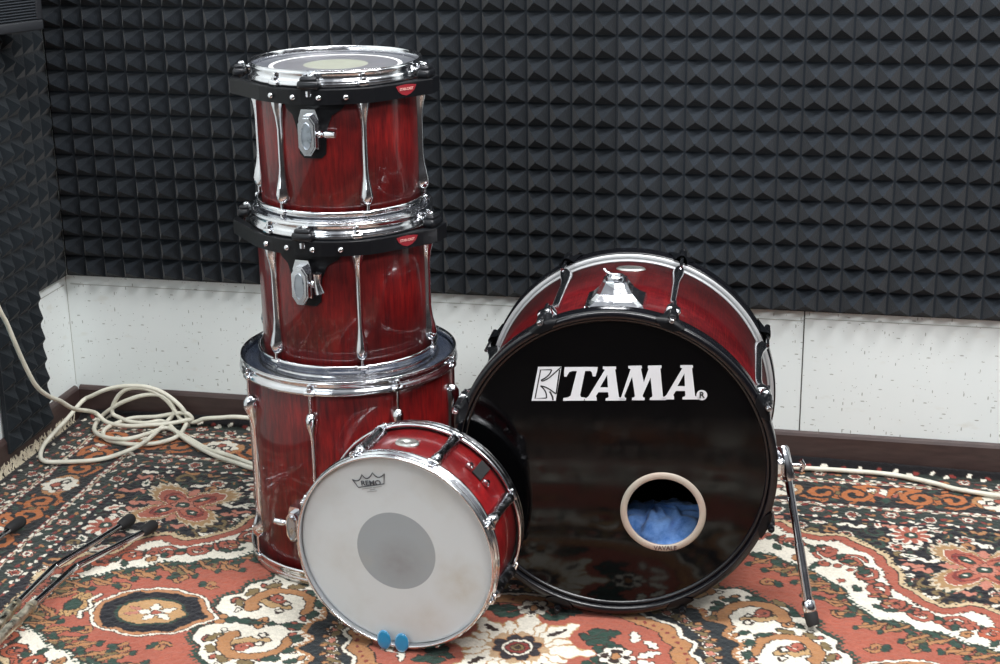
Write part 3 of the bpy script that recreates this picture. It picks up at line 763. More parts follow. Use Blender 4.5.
# ------------------------------------------------------------------ cable
# one long white cable: hangs down the left wall, coils in the corner, goes on behind the drums
CA = [[0.08, 0.462, 0.415], [0.08, 0.44, 0.379], [0.08, 0.416, 0.327], [0.08, 0.384, 0.263], [0.08, 0.346, 0.202], [0.08, 0.298, 0.16], [0.08, 0.245, 0.128], [0.08, 0.183, 0.085], [0.075, 0.075, 0.035], [0.111, 0.079, 0.012], [0.174, 0.091, 0.012], [0.226, 0.09, 0.018], [0.27, 0.071, 0.018], [0.3, 0.045, 0.018], [0.313, 0.035, 0.019], [0.298, 0.035, 0.033], [0.261, 0.035, 0.028], [0.218, 0.035, 0.018], [0.159, 0.035, 0.011], [0.131, 0.055, 0.006], [0.117, 0.098, 0.006], [0.125, 0.137, 0.006], [0.154, 0.171, 0.006], [0.213, 0.187, 0.006], [0.265, 0.177, 0.006], [0.295, 0.152, 0.006], [0.31, 0.117, 0.006], [0.304, 0.065, 0.006], [0.3, 0.035, 0.015], [0.294, 0.035, 0.038], [0.274, 0.035, 0.061], [0.24, 0.035, 0.084], [0.199, 0.035, 0.095], [0.146, 0.035, 0.094], [0.097, 0.035, 0.083], [0.052, 0.035, 0.062], [0.03, 0.045, 0.050], [0.03, 0.130, 0.035], [0.03, 0.21, 0.025], [0.03, 0.261, 0.012], [0.057, 0.315, 0.006], [0.104, 0.319, 0.006], [0.189, 0.288, 0.006], [0.24, 0.235, 0.012], [0.258, 0.185, 0.016], [0.257, 0.113, 0.014], [0.254, 0.047, 0.014], [0.267, 0.035, 0.034], [0.259, 0.035, 0.06], [0.234, 0.035, 0.076], [0.192, 0.035, 0.073], [0.142, 0.035, 0.055], [0.103, 0.035, 0.033], [0.07, 0.038, 0.006], [0.086, 0.104, 0.006], [0.119, 0.151, 0.010], [0.168, 0.179, 0.014], [0.213, 0.177, 0.016], [0.246, 0.135, 0.016], [0.266, 0.092, 0.014], [0.298, 0.099, 0.010], [0.346, 0.13, 0.006], [0.42, 0.187, 0.006], [0.481, 0.213, 0.006], [0.549, 0.25, 0.006]]
CB = [[0.62, 0.285, 0.006], [0.557, 0.272, 0.006], [0.521, 0.255, 0.006], [0.448, 0.219, 0.006], [0.378, 0.169, 0.006], [0.315, 0.116, 0.008], [0.27, 0.071, 0.012], [0.237, 0.050, 0.014], [0.206, 0.069, 0.014], [0.161, 0.063, 0.012], [0.125, 0.042, 0.012], [0.104, 0.035, 0.018], [0.106, 0.035, 0.039], [0.128, 0.035, 0.072], [0.161, 0.035, 0.09], [0.209, 0.035, 0.088], [0.249, 0.035, 0.064], [0.272, 0.035, 0.034], [0.286, 0.035, 0.014], [0.318, 0.035, 0.011], [0.344, 0.035, 0.021], [0.386, 0.035, 0.027], [0.449, 0.035, 0.032], [0.60, 0.035, 0.02], [0.9, 0.05, 0.006], [1.3, 0.07, 0.006], [1.6, 0.062, 0.006], [1.725, 0.056, 0.006], [1.781, 0.048, 0.006], [1.892, 0.045, 0.006], [1.987, 0.051, 0.006], [2.066, 0.079, 0.006], [2.123, 0.108, 0.006], [2.208, 0.127, 0.006], [2.329, 0.153, 0.006], [2.6, 0.2, 0.006]]
path = [[0.012, 1.05, 1.02], [0.05, 0.85, .88], [0.08, 0.62, 0.64], [0.08, 0.50, 0.485]] + CA + CB
pts = crom([uv(a, b, c) for a, b, c in path], 7)
mb = MB(); mb.tube(pts, .0053, 10)
o = mb.build('white_cable', WIRE); tag(o, 'long white cable coiled in the left corner and running along the wall behind the drums', 'cable')

# ------------------------------------------------------------------ folded stand lying on the rug, only its legs in view
st = empty('drum_stand', Matrix.Translation((-.93, 2.55, 0)))
tag(st, 'folded chrome hardware stand lying on the rug at bottom left, rubber feet pointing right', 'stand')
Ti = Matrix.Translation((.93, -2.55, 0))
def stand_leg(foot, toe, bend, mid, end, far):
    foot, toe, bend, mid, end, far = [Ti @ Vector(q) for q in (foot, toe, bend, mid, end, far)]
    mb = MB()
    mb.tube(crom([toe.lerp(foot, .3), toe.lerp(bend, .5), bend + (toe - bend) * .06, bend + (mid - bend) * .10, mid], 6), .0066, 12)
    o = mb.build('leg', CHROME, st)
    mb = MB(); mb.tube([mid + (bend - mid) * .05, mid, mid.lerp(end, .5), end, far], .0092, 14, True, [.0075, .0092, .0092, .0092, .0092])
    for t in (.02, .45): q = mid.lerp(end, t); mb.tube([q, q + (end - mid).normalized() * .008], .0108, 14)
    mb.build('sleeve', BRASSY, o)
    mb = MB(); d = (foot - toe).normalized()
    mb.tube([toe + d * .014, toe + d * .020, toe + d * .030, foot - d * .006, foot + d * .000], .016, 20, True, [.0075, .0105, .0118, .0128, .0110])
    mb.build('rubber_foot', RUBBER, o)
stand_leg((-.784, 3.138, .018), (-.8036, 3.0800, .020), (-.8844, 2.8966, .026), (-.9134, 2.7343, .03), (-.9227, 2.6627, .03), (-.938, 2.50, .03))
stand_leg((-.730, 3.104, .018), (-.7500, 3.0480, .020), (-.8427, 2.8952, .026), (-.8816, 2.7277, .03), (-.9063, 2.606, .03), (-.926, 2.50, .03))
mb = MB(); a = [Ti @ Vector(q) for q in ((-1.0273, 3.0836, .02), (-1.045, 3.00, .02), (-1.035, 2.90, .02), (-.985, 2.75, .025), (-.955, 2.60, .03), (-.945, 2.50, .03))]
mb.tube(crom(a, 6), .0058, 12); o = mb.build('leg', DCHROME, st)
mb = MB(); q0 = Ti @ Vector((-1.030, 3.0836, .02)); q1 = Ti @ Vector((-1.012, 3.140, .018)); d = (q1 - q0).normalized()
mb.tube([q0 - d * .002, q0 + d * .004, q0 + d * .016, q1 - d * .012, q1 - d * .006], .016, 20, True, [.0075, .0105, .0118, .0128, .0110]); mb.build('rubber_foot', RUBBER, o)
mb = MB(); mb.tube([Ti @ Vector((-.936, 2.54, .035)), Ti @ Vector((-.940, 2.42, .035)), Ti @ Vector((-.96, 1.9, .035))], .015, 20); mb.build('pole', DCHROME, st)

# ------------------------------------------------------------------ Persian rug, painted into a colour attribute of a fine grid
NAVY = (.006, .007, .012); GRN = (.022, .055, .040); CREAM = (.80, .75, .64); CORAL = (.385, .104, .066); TAN = (.42, .20, .085)
RUST = (.36, .11, .045); ROSE = (.52, .20, .14); OUT = (.035, .018, .014); OLIVE = (.20, .14, .06); DRED = (.22, .035, .03)
AX, AB = 1.325, .965
q = .0020
ax = np.arange(0, AX + q, q); ab = np.arange(0, AB + q, q)
GA, GB = np.meshgrid(ax, ab)                                     # a along x, b along y
rng = np.random.RandomState(3)
def vnoise(shape_x, shape_y, cell, seed):
    r = np.random.RandomState(seed); nx = int(shape_x.max() / cell) + 3; ny = int(shape_y.max() / cell) + 3
    g = r.rand(ny, nx) * 2 - 1
    fx = shape_x / cell; fy = shape_y / cell; ix = fx.astype(int); iy = fy.astype(int); tx = fx - ix; ty = fy - iy
    tx = tx * tx * (3 - 2 * tx); ty = ty * ty * (3 - 2 * ty)
    return (g[iy, ix] * (1 - tx) + g[iy, ix + 1] * tx) * (1 - ty) + (g[iy + 1, ix] * (1 - tx) + g[iy + 1, ix + 1] * tx) * ty
IMG = np.zeros(GA.shape + (3,)); IMG[:] = NAVY
class Pen:
    """draws into IMG through coordinate fields X, Y limited by a mask"""
    def __init__(s, X, Y, mask=None, warp=.0018):
        s.X = X + warp * vnoise(GA, GB, .012, 11); s.Y = Y + warp * vnoise(GA, GB, .012, 12); s.mask = mask
    def win(s, x0, x1, y0, y1):
        m = (s.X > x0) & (s.X < x1) & (s.Y > y0) & (s.Y < y1)
        if s.mask is not None: m &= s.mask
        return np.nonzero(m)
    def paint(s, idx, d, c, o=.0028, oc=OUT):
        """d: signed distance (negative inside)"""
        if oc is not None:
            k = d < o; IMG[idx[0][k], idx[1][k]] = oc
        k = d < 0; IMG[idx[0][k], idx[1][k]] = c
    def blob(s, x, y, rx, ry, rot=0, c=CREAM, o=.0028, oc=OUT):
        r = max(rx, ry) + .01; idx = s.win(x - r, x + r, y - r, y + r)
        dx = s.X[idx] - x; dy = s.Y[idx] - y; t = R(rot); u = dx * math.cos(t) + dy * math.sin(t); v = -dx * math.sin(t) + dy * math.cos(t)
        d = (np.sqrt((u / rx) ** 2 + (v / ry) ** 2) - 1) * min(rx, ry); s.paint(idx, d, c, o, oc)
    def flower(s, x, y, r, n, c, c2=None, rin=.5, rot=0, o=.003, oc=OUT, core=None, pw=1., ser=0., ns=30):
        R_ = r * 1.3 + .01; idx = s.win(x - R_, x + R_, y - R_, y + R_)
        dx = s.X[idx] - x; dy = s.Y[idx] - y; th = np.arctan2(dy, dx) - R(rot); rr = np.hypot(dx, dy)
        prof = (rin + (1 - rin) * np.abs(np.cos(n * th / 2)) ** pw) * (1 + ser * np.sin(ns * th))
        s.paint(idx, rr - r * prof, c, o, oc)
        if c2 is not None: s.paint(idx, rr - r * .66 * prof, c2, .0022, oc)
        if core is not None: s.paint(idx, rr - r * .22, core, .0022, oc)
    def leaf(s, x, y, L, w, rot, c=GRN, o=.0025, oc=OUT):
        idx = s.win(x - L, x + L, y - L, y + L); dx = s.X[idx] - x; dy = s.Y[idx] - y; t = R(rot)
        u = (dx * math.cos(t) + dy * math.sin(t)) / L * 2; v = -dx * math.sin(t) + dy * math.cos(t)
        h = w * np.clip(1 - u * u, 0, 1) ** .8 * (1 + .25 * np.sin(u * 9)); d = np.abs(v) - h; d = np.where(np.abs(u) > 1, .01, d); s.paint(idx, d, c, o, oc)
    def stroke(s, pts, w0, w1=None, c=TAN, o=.0026, oc=OUT, ser=0., mid=None):
        w1 = w0 if w1 is None else w1; P = np.array(pts, float); m = max(w0, w1) + .012
        idx = s.win(P[:, 0].min() - m, P[:, 0].max() + m, P[:, 1].min() - m, P[:, 1].max() + m)
        if len(idx[0]) == 0: return
        x = s.X[idx]; y = s.Y[idx]; best = np.full(x.shape, 9.); tt = np.zeros(x.shape); n = len(P) - 1; acc = 0.; L = np.hypot(*np.diff(P, axis=0).T).sum()
        for i in range(n):
            ax_, ay = P[i]; bx, by = P[i + 1]; vx, vy = bx - ax_, by - ay; l2 = vx * vx + vy * vy + 1e-12
            t = np.clip(((x - ax_) * vx + (y - ay) * vy) / l2, 0, 1); d = np.hypot(x - ax_ - t * vx, y - ay - t * vy)
            k = d < best; best[k] = d[k]; tt[k] = (acc + t[k] * math.sqrt(l2)) / L; acc += math.sqrt(l2)
        w = w0 + (w1 - w0) * tt
        if ser: w = w * (1 + ser * np.sin(tt * L / .0042))
        s.paint(idx, best - w, c, o, oc)
        if mid is not None: s.paint(idx, best - w * .4, mid, 0, None)
    def spiral(s, x, y, r0, r1, turns, th0, w0, w1, c=TAN, oc=OUT, flip=1, tail=None, ser=0.):
        n = int(abs(turns) * 16) + 4; P = []
        for i in range(n + 1):
            t = i / n; r = r0 + (r1 - r0) * t ** .8; th = R(th0) + flip * 2 * PI * turns * t; P.append((x + r * math.cos(th), y + r * math.sin(th)))
        if tail: P = tail + P
        s.stroke(P, w0, w1, c, oc=oc, ser=ser)
def smooth(pts, n=6): return [(p.x, p.y) for p in crom([(a, b, 0) for a, b in pts], n)]
def region(pts, edge=None):
    """inside test + distance to an open boundary curve running from the a axis to the b axis"""
    P = np.array(smooth(pts)); X = PEN.X; Y = PEN.Y
    best = np.full(X.shape, 9.)
    for i in range(len(P) - 1):
        ax_, ay = P[i]; bx, by = P[i + 1]; vx, vy = bx - ax_, by - ay; l2 = vx * vx + vy * vy + 1e-12
        t = np.clip(((X - ax_) * vx + (Y - ay) * vy) / l2, 0, 1); best = np.minimum(best, np.hypot(X - ax_ - t * vx, Y - ay - t * vy))
    C = np.vstack([P, [[P[-1, 0] - .2, P[-1, 1]], [-.2, -.2], [P[0, 0], -.2]]]); ins = np.zeros(X.shape, bool)
    for i in range(len(C)):
        x0, y0 = C[i]; x1, y1 = C[(i + 1) % len(C)]
        if y0 == y1: continue
        k = ((Y < y0) != (Y < y1)) & (X < (x1 - x0) * (Y - y0) / (y1 - y0) + x0); ins ^= k
    return np.where(ins, -best, best)
PEN = Pen(GA, GB)
D_edge = np.minimum(1.31 - GA, .945 - GB)
fs = R(0)
# ---- field motifs on navy
def quatre(p, x, y, r):
    p.flower(x, y, r * 1.12, 4, (.62, .52, .38), None, .40, 45, .0025, OUT, None, 1.5, .07, 44)
    p.flower(x, y, r * 1.02, 4, (.40, .24, .11), None, .40, 45, .0, None, None, 1.5, .05, 44)
    p.flower(x, y, r * .84, 4, CORAL, None, .36, 45, .0022, CREAM, None, 1.7)
    p.flower(x, y, r * .64, 4, DRED, None, .34, 45, .0015, OUT, None, 1.6)
    p.flower(x, y, r * .56, 4, (.46, .13, .08), None, .34, 45, .0, OUT, None, 1.6)
    for k in range(4):
        t = R(45 + 90 * k); p.blob(x + r * .40 * math.cos(t), y + r * .40 * math.sin(t), r * .12, r * .07, 45 + 90 * k, GRN); p.blob(x + r * .40 * math.cos(t), y + r * .40 * math.sin(t), r * .05, r * .03, 0, CREAM, 0, None)
        t = R(90 * k); p.leaf(x + r * .56 * math.cos(t), y + r * .56 * math.sin(t), r * .34, r * .09, 90 * k, ROSE, .002)
    p.flower(x, y, r * .22, 8, ROSE, None, .7, 0, .002); p.blob(x, y, r * .10, r * .10, 0, GRN); p.blob(x, y, r * .04, r * .04, 0, CREAM, 0, None)
def daisy(p, x, y, r, n=10, c=ROSE, c2=CORAL): p.flower(x, y, r, n, CREAM, None, .55, rnd.uniform(0, 40), .002, OUT, None); p.flower(x, y, r * .84, n, c2, None, .45, 0, 0, None); p.blob(x, y, r * .26, r * .26, 0, GRN); p.blob(x, y, r * .10, r * .10, 0, CREAM, 0, None)
r2 = random.Random(21)
placed = [(.84, .47, .088), (.963, .34, .042), (.70, .60, .042)]
def free(x, y, r):
    return all((x - a) ** 2 + (y - b) ** 2 > (r + c) ** 2 for a, b, c in placed)
# tendrils first
for _ in range(1500):
    x, y = r2.uniform(.3, 1.01), r2.uniform(0.1, .655); rr = r2.uniform(.012, .027)
    if free(x, y, rr * .7):
        placed.append((x, y, rr * .72)); k = r2.random(); th = r2.uniform(0, 360)
        if k < .28: PEN.spiral(x, y, rr, rr * .35, .8, th, .0028, .0055, r2.choice([OLIVE, TAN, GRN]), flip=r2.choice([-1, 1]))
        elif k < .55:
            PEN.leaf(x, y, rr * 2.0, rr * .42, th, CREAM, oc=OUT); PEN.leaf(x, y, rr * 1.2, rr * .18, th, r2.choice([ROSE, CORAL, GRN]), 0, None); PEN.blob(x + rr * .9 * math.cos(R(th + 70)), y + rr * .9 * math.sin(R(th + 70)), rr * .35, rr * .25, th, GRN)
        elif k < .72: PEN.flower(x, y, rr * .95, 6, CREAM, r2.choice([ROSE, CORAL]), .6, th, .002, OUT, GRN)
        elif k < .88: PEN.stroke(smooth([(x - rr, y), (x - rr * .3, y + rr * .5), (x + rr * .3, y - rr * .1), (x + rr, y + rr * .2)], 4), .004, .007, r2.choice([ROSE, CREAM]), ser=.2)
        else: PEN.leaf(x, y, rr * 2.2, rr * .4, th, GRN); PEN.leaf(x, y, rr * 1.4, rr * .12, th, TAN, 0, None)
for _ in range(1500):
    x, y = r2.uniform(.3, 1.01), r2.uniform(0.1, .655)
    if free(x, y, .005):
        placed.append((x, y, .007)); PEN.blob(x, y, r2.uniform(.004, .008), r2.uniform(.0025, .005), r2.uniform(0, 180), r2.choice([CREAM, ROSE, GRN, GRN, OLIVE]), .0015)
quatre(PEN, .84, .47, .118); daisy(PEN, .963, .34, .050); daisy(PEN, .70, .60, .050)
# ---- big cusped medallion
def fillreg(d, c): IMG[d < 0] = c
OUTER = [(.985, -.02), (.978, .06), (.985, .11), (.950, .155), (.945, .195), (.905, .205), (.875, .232), (.862, .285), (.815, .318), (.765, .300), (.728, .318), (.700, .352), (.675, .385), (.672, .425), (.655, .455), (.640, .500), (.600, .530), (.560, .566), (.510, .562), (.465, .580), (.43, .612), (.37, .615), (.32, .64), (.22, .635), (.12, .645), (-.02, .64)]
d = region(OUTER); rip = .0035 * np.sin(GA * 420) * np.sin(GB * 420 + 1)
fillreg(d - .012 + rip * 1.6 - .003, OUT); fillreg(d - .012 + rip * 1.6, (.60, .46, .28)); fillreg(d - .001, OUT); fillreg(d + .002, CORAL); fillreg(d + .022 + rip, OUT); fillreg(d + .0245 + rip, CREAM)
dO = d
CO = [(.935, -.02), (.928, .03), (.938, .065), (.905, .095), (.865, .118), (.835, .150), (.79, .165), (.755, .195), (.71, .195), (.675, .222), (.63, .228), (.60, .262), (.575, .300), (.560, .345), (.520, .375), (.495, .41), (.45, .425), (.41, .455), (.34, .455), (.28, .485), (.2, .475), (.1, .49), (-.02, .485)]
d = region(CO); pc = []
def inside0(F_, x, y): return F_[min(int(y / q), F_.shape[0] - 1), min(int(x / q), F_.shape[1] - 1)]
# coral spirals and leaves in the cream band
mid = smooth([(.96, .05), (.92, .155), (.87, .19), (.80, .24), (.72, .262), (.655, .31), (.62, .38), (.59, .45), (.53, .49), (.44, .53), (.34, .56), (.24, .56), (.12, .57), (0, .57)], 5)
for i, (x, y) in enumerate(mid):
    if i % 4 == 0:
        PEN.spiral(x, y, .030, .009, 1.15, 60 * i, .0030, .0070, r2.choice([CORAL, CORAL, (.42, .10, .05)]), flip=1 if i % 8 else -1); PEN.blob(x, y, .0045, .0045, 0, CORAL)
    elif i % 4 == 2:
        PEN.leaf(x, y, .034, .006, r2.uniform(0, 180), GRN); PEN.blob(x + .016, y - .010, .0085, .006, 30, CORAL); PEN.blob(x - .018, y + .010, .007, .005, 30, TAN)
    else:
        PEN.blob(x + r2.uniform(-.014, .014), y + r2.uniform(-.02, .02), .008, .0055, r2.uniform(0, 180), r2.choice([GRN, CORAL, TAN]))
for _ in range(700):
    x, y = r2.uniform(0, .99), r2.uniform(0, .64)
    if -.060 > inside0(dO, x, y) and inside0(d, x, y) > .016 and all((x - a) ** 2 + (y - b) ** 2 > .019 ** 2 for a, b in pc):
        pc.append((x, y)); k = r2.random(); th = r2.uniform(0, 360)
        if k < .35: PEN.leaf(x, y, .030, .0065, th, GRN)
        elif k < .6: PEN.spiral(x, y, .013, .004, .9, th, .0024, .0045, r2.choice([TAN, CORAL]))
        elif k < .8: PEN.flower(x, y, .008, 5, CORAL, None, .6, th, .002)
        else: PEN.blob(x, y, .006, .0045, th, r2.choice([TAN, DRED]))
fillreg(d - .009 + rip * 2, GRN); fillreg(d - .0005 + rip, OUT); fillreg(d + .0025 + rip, CORAL)
# leaf scrolls hugging the inside of the coral ground
C2 = smooth(CO, 3)
for i in range(3, len(C2) - 3, 3):
    x, y = C2[i]; nx, ny = -(C2[i + 1][1] - C2[i - 1][1]), (C2[i + 1][0] - C2[i - 1][0]); l = math.hypot(nx, ny) + 1e-9; nx, ny = nx / l, ny / l
    if nx * (x - .3) + ny * y > 0: nx, ny = -nx, -ny
    cx_, cy_ = x + nx * .022, y + ny * .022; th = math.degrees(math.atan2(ny, nx))
    PEN.spiral(cx_, cy_, .020, .006, .9, th + 150, .0035, .0055, r2.choice([TAN, TAN, OLIVE]), flip=1 if (i // 3) % 2 else -1)
    PEN.leaf(x + nx * .008 + ny * .014, y + ny * .008 - nx * .014, .034, .0075, th + 70, GRN); PEN.stroke(smooth([(x - ny * .02, y + nx * .02), (cx_ + nx * .006, cy_ + ny * .006), (x + nx * .045 + ny * .016, y + ny * .045 - nx * .016)], 4), .0022, .0055, TAN, ser=.3); PEN.leaf(x + nx * .050 + ny * .020, y + ny * .050 - nx * .020, .022, .006, th + 20, GRN)
WI = [(.560, -.02), (.566, .02), (.590, .045), (.585, .085), (.560, .105), (.556, .140), (.520, .165), (.515, .200), (.475, .215), (.455, .250), (.41, .262), (.38, .298), (.32, .298), (.27, .325), (.2, .32), (.12, .335), (-.02, .335)]
d = region(WI); fillreg(d - .012 + rip * 2.5, GRN); fillreg(d - .003 + rip, OUT); fillreg(d, CREAM); dW = d
pl = [(.475, .075, .05), (.475, -.075, .05), (.405, .195, .05), (.27, .262, .045), (.12, .275, .045)]
r6 = random.Random(12)
def inside(F_, x, y):
    j, i = int(abs(x) / q), int(abs(y) / q); return F_[min(i, F_.shape[0] - 1), min(j, F_.shape[1] - 1)]
for _ in range(900):
    x, y = r6.uniform(0, .6), r6.uniform(0, .36)
    if inside(dW, x, y) < -.014 and math.hypot(x, y) > .38 * .9 - (.1 if y > x else 0) and all((x - a) ** 2 + (y - b) ** 2 > (c + .010) ** 2 for a, b, c in pl):
        pl.append((x, y, .010)); k = r6.random(); th = r6.uniform(0, 360)
        if k < .3: PEN.leaf(x, y, .026, .006, th, GRN)
        elif k < .55: PEN.spiral(x, y, .012, .004, .9, th, .0022, .0042, r6.choice([TAN, CORAL]))
        elif k < .8: PEN.flower(x, y, .0085, 4, OUT, CREAM, .7, th, 0, None)
        else: PEN.blob(x, y, .007, .005, th, r6.choice([TAN, CORAL]))
# tan scroll rings in the cream ground
for (x, y, r_, t0, fl) in ((.475, .075, .062, 200, 1), (.475, -.075, .062, 160, -1), (.405, .195, .062, 230, 1), (.27, .262, .055, 250, 1), (.12, .275, .055, 270, -1)):
    PEN.spiral(x, y, r_, r_ * .82, .62, t0, .007, .013, TAN, flip=-fl, ser=.12)
    PEN.stroke(smooth([(x - .022, y - .010), (x - .004, y - .002), (x + .018, y - .006), (x + .028, y + .008)], 4), .0055, .009, (.50, .32, .15), ser=.25)
    for k in range(3): PEN.flower(x + .022 * math.cos(2.1 * k), y + .026 * math.sin(2.1 * k + .8), .0085, 4, GRN, CREAM, .7)
    PEN.spiral(x + .01, y + .022, .016, .005, .9, t0, .003, .006, CORAL)
    for k in range(7):
        t = R(t0 + 34 * k * -fl); PEN.leaf(x + (r_ + .014) * math.cos(t), y + (r_ + .014) * math.sin(t), .036, .008, math.degrees(t) + 75, r2.choice([GRN, GRN, OLIVE]))
PEN.stroke(smooth([(.60, .0), (.55, .006), (.48, -.004), (.42, .004), (.37, 0)], 5), .007, .010, GRN, ser=.3)
for k in range(5): PEN.blob(.60 - .012 * k, .012 * (1 if k % 2 else -1), .008, .008, 0, (CORAL, TAN)[k % 2])
DK = [(.395, -.02), (.392, .02), (.372, .05), (.385, .085), (.352, .110), (.358, .150), (.315, .170), (.30, .205), (.25, .210), (.21, .238), (.14, .232), (.08, .255), (-.02, .25)]
d = region(DK); fillreg(d - .010 + rip * 2, TAN); fillreg(d - .001, OUT); fillreg(d + .001, (.016, .022, .026))
k = (dW < 0)
for i, (x, y) in enumerate(smooth([(.345, .0), (.338, .06), (.315, .12), (.265, .17), (.18, .205), (.08, .225), (0, .225)], 4)):
    if i % 2 == 0: PEN.leaf(x, y, .040, .009, r2.uniform(0, 180), OLIVE); PEN.blob(x + .012, y + .004, .006, .004, 20, TAN)
    else: PEN.flower(x, y, .013, 6, CREAM, ROSE, .6)
IN = [(.325, -.02), (.322, .01), (.305, .035), (.308, .070), (.280, .095), (.272, .125), (.235, .145), (.195, .165), (.15, .185), (.08, .195), (-.02, .20)]
d = region(IN); fillreg(d - .010, OUT); fillreg(d - .0075, CREAM); fillreg(d - .0005, OUT); fillreg(d + .002, (.42, .20, .085)); fillreg(d + .034, OUT); fillreg(d + .0365, CORAL)
for i, (x, y) in enumerate(smooth([(.305, .0), (.288, .055), (.258, .105), (.215, .135), (.15, .162), (.08, .176), (0, .18)], 6)):
    if i % 2 == 0: PEN.blob(x, y, .0035, .0045, 0, DRED, 0, None)
# star flower
p = PEN
for k in range(8):
    t = 45 * k; x, y = .085 * math.cos(R(t)), .085 * math.sin(R(t))
    p.leaf(x, y, .115, .020, t, CREAM, .0035, (.48, .30, .14)); p.leaf(x * 1.05, y * 1.05, .040, .007, t, (OUT if k % 2 else CREAM), 0, None)
    t2 = t + 22.5; x, y = .072 * math.cos(R(t2)), .072 * math.sin(R(t2)); p.leaf(x, y, .060, .010, t2, CREAM, .003, (.48, .30, .14))
p.flower(0, 0, .062, 8, (.50, .34, .2), None, .72, 0, 0, None); p.flower(0, 0, .050, 8, (.03, .025, .03), None, .72, 22.5, .003, TAN); p.blob(0, 0, .030, .030, 0, CREAM); p.blob(0, 0, .022, .022, 0, DRED); p.blob(0, 0, .012, .012, 0, OLIVE); p.blob(0, 0, .005, .005, 0, OUT)
for (x, y, f) in ((.135, .072, 1), (.150, .028, -1), (.05, .135, 1)):
    p.spiral(x, y, .024, .008, .8, 200 * f, .0075, .011, GRN, flip=f); p.leaf(x + .024, y + .006, .045, .011, 25 * f, GRN)
for (x, y) in ((.178, 0.), (0, .150)):
    p.flower(x, y, .034, 8, CREAM, None, .7, 0, .003, OUT); p.flower(x, y, .026, 4, OUT, None, .5, 0, 0, None); p.flower(x, y, .016, 4, CREAM, None, .6, 45, 0, None); p.blob(x, y, .008, .012, 0, TAN)
p.leaf(.235, .018, .05, .010, 30, CREAM); p.leaf(.235, .052, .04, .008, -40, CREAM); p.leaf(.205, .075, .04, .008, 100, CREAM)
# oval cartouche on the long axis
p = Pen(GA - .705, GB)
def lens(k):
    th = np.arctan2(p.Y / .098, p.X / .125); rr = np.hypot(p.X / .125, p.Y / .098); prof = k * (.92 + .05 * np.abs(np.cos(4 * th)) + .10 * np.exp(-(np.abs(th) - PI) ** 2 / .03)); return (rr - prof) * .1
for k, c in ((1.04, OUT), (1.02, CREAM), (.97, OUT), (.955, (.44, .20, .09)), (.86, OUT), (.845, NAVY), (.62, OUT), (.605, GRN), (.55, OUT), (.535, (.50, .29, .13))): IMG[lens(k) < 0] = c
for k in range(5): t = R(72 * k); p.leaf(-.012 + .020 * math.cos(t), .018 * math.sin(t), .042, .009, 72 * k, CREAM, .002); 
p.blob(-.012, 0, .008, .007, 0, CORAL); p.leaf(.035, .010, .03, .007, 20, ROSE, .001); p.leaf(.035, -.012, .03, .007, -30, CREAM, .001)
for sgn in (-1, 1):
    for x in (-.055, .0, .055): p.blob(x, sgn * .072 * (1 - (x / .125) ** 2) ** .5, .016, .008, 0, NAVY, 0, None)
p = PEN
for k in range(9): t = 180 - 100 + 25 * k; p.leaf(.868 - .020 * math.cos(R(t)) * -1, .024 * math.sin(R(t)), .046, .0095, t, (.50, .30, .13))
p.blob(.868, 0, .016, .020, 0, GRN)
p.stroke([(.835, -.045), (.842, -.025), (.828, -.005), (.842, .02), (.834, .045)], .0028, None, CREAM)
for (x, y) in ((.80, .085), (.63, .125), (.70, .14), (.56, .24), (.50, .30), (.42, .34), (.30, .39), (.15, .41), (.02, .40)):
    p.spiral(x, y, .017, .005, .9, x * 900, .003, .0045, TAN); p.leaf(x + .018, y, .03, .007, x * 700, GRN)
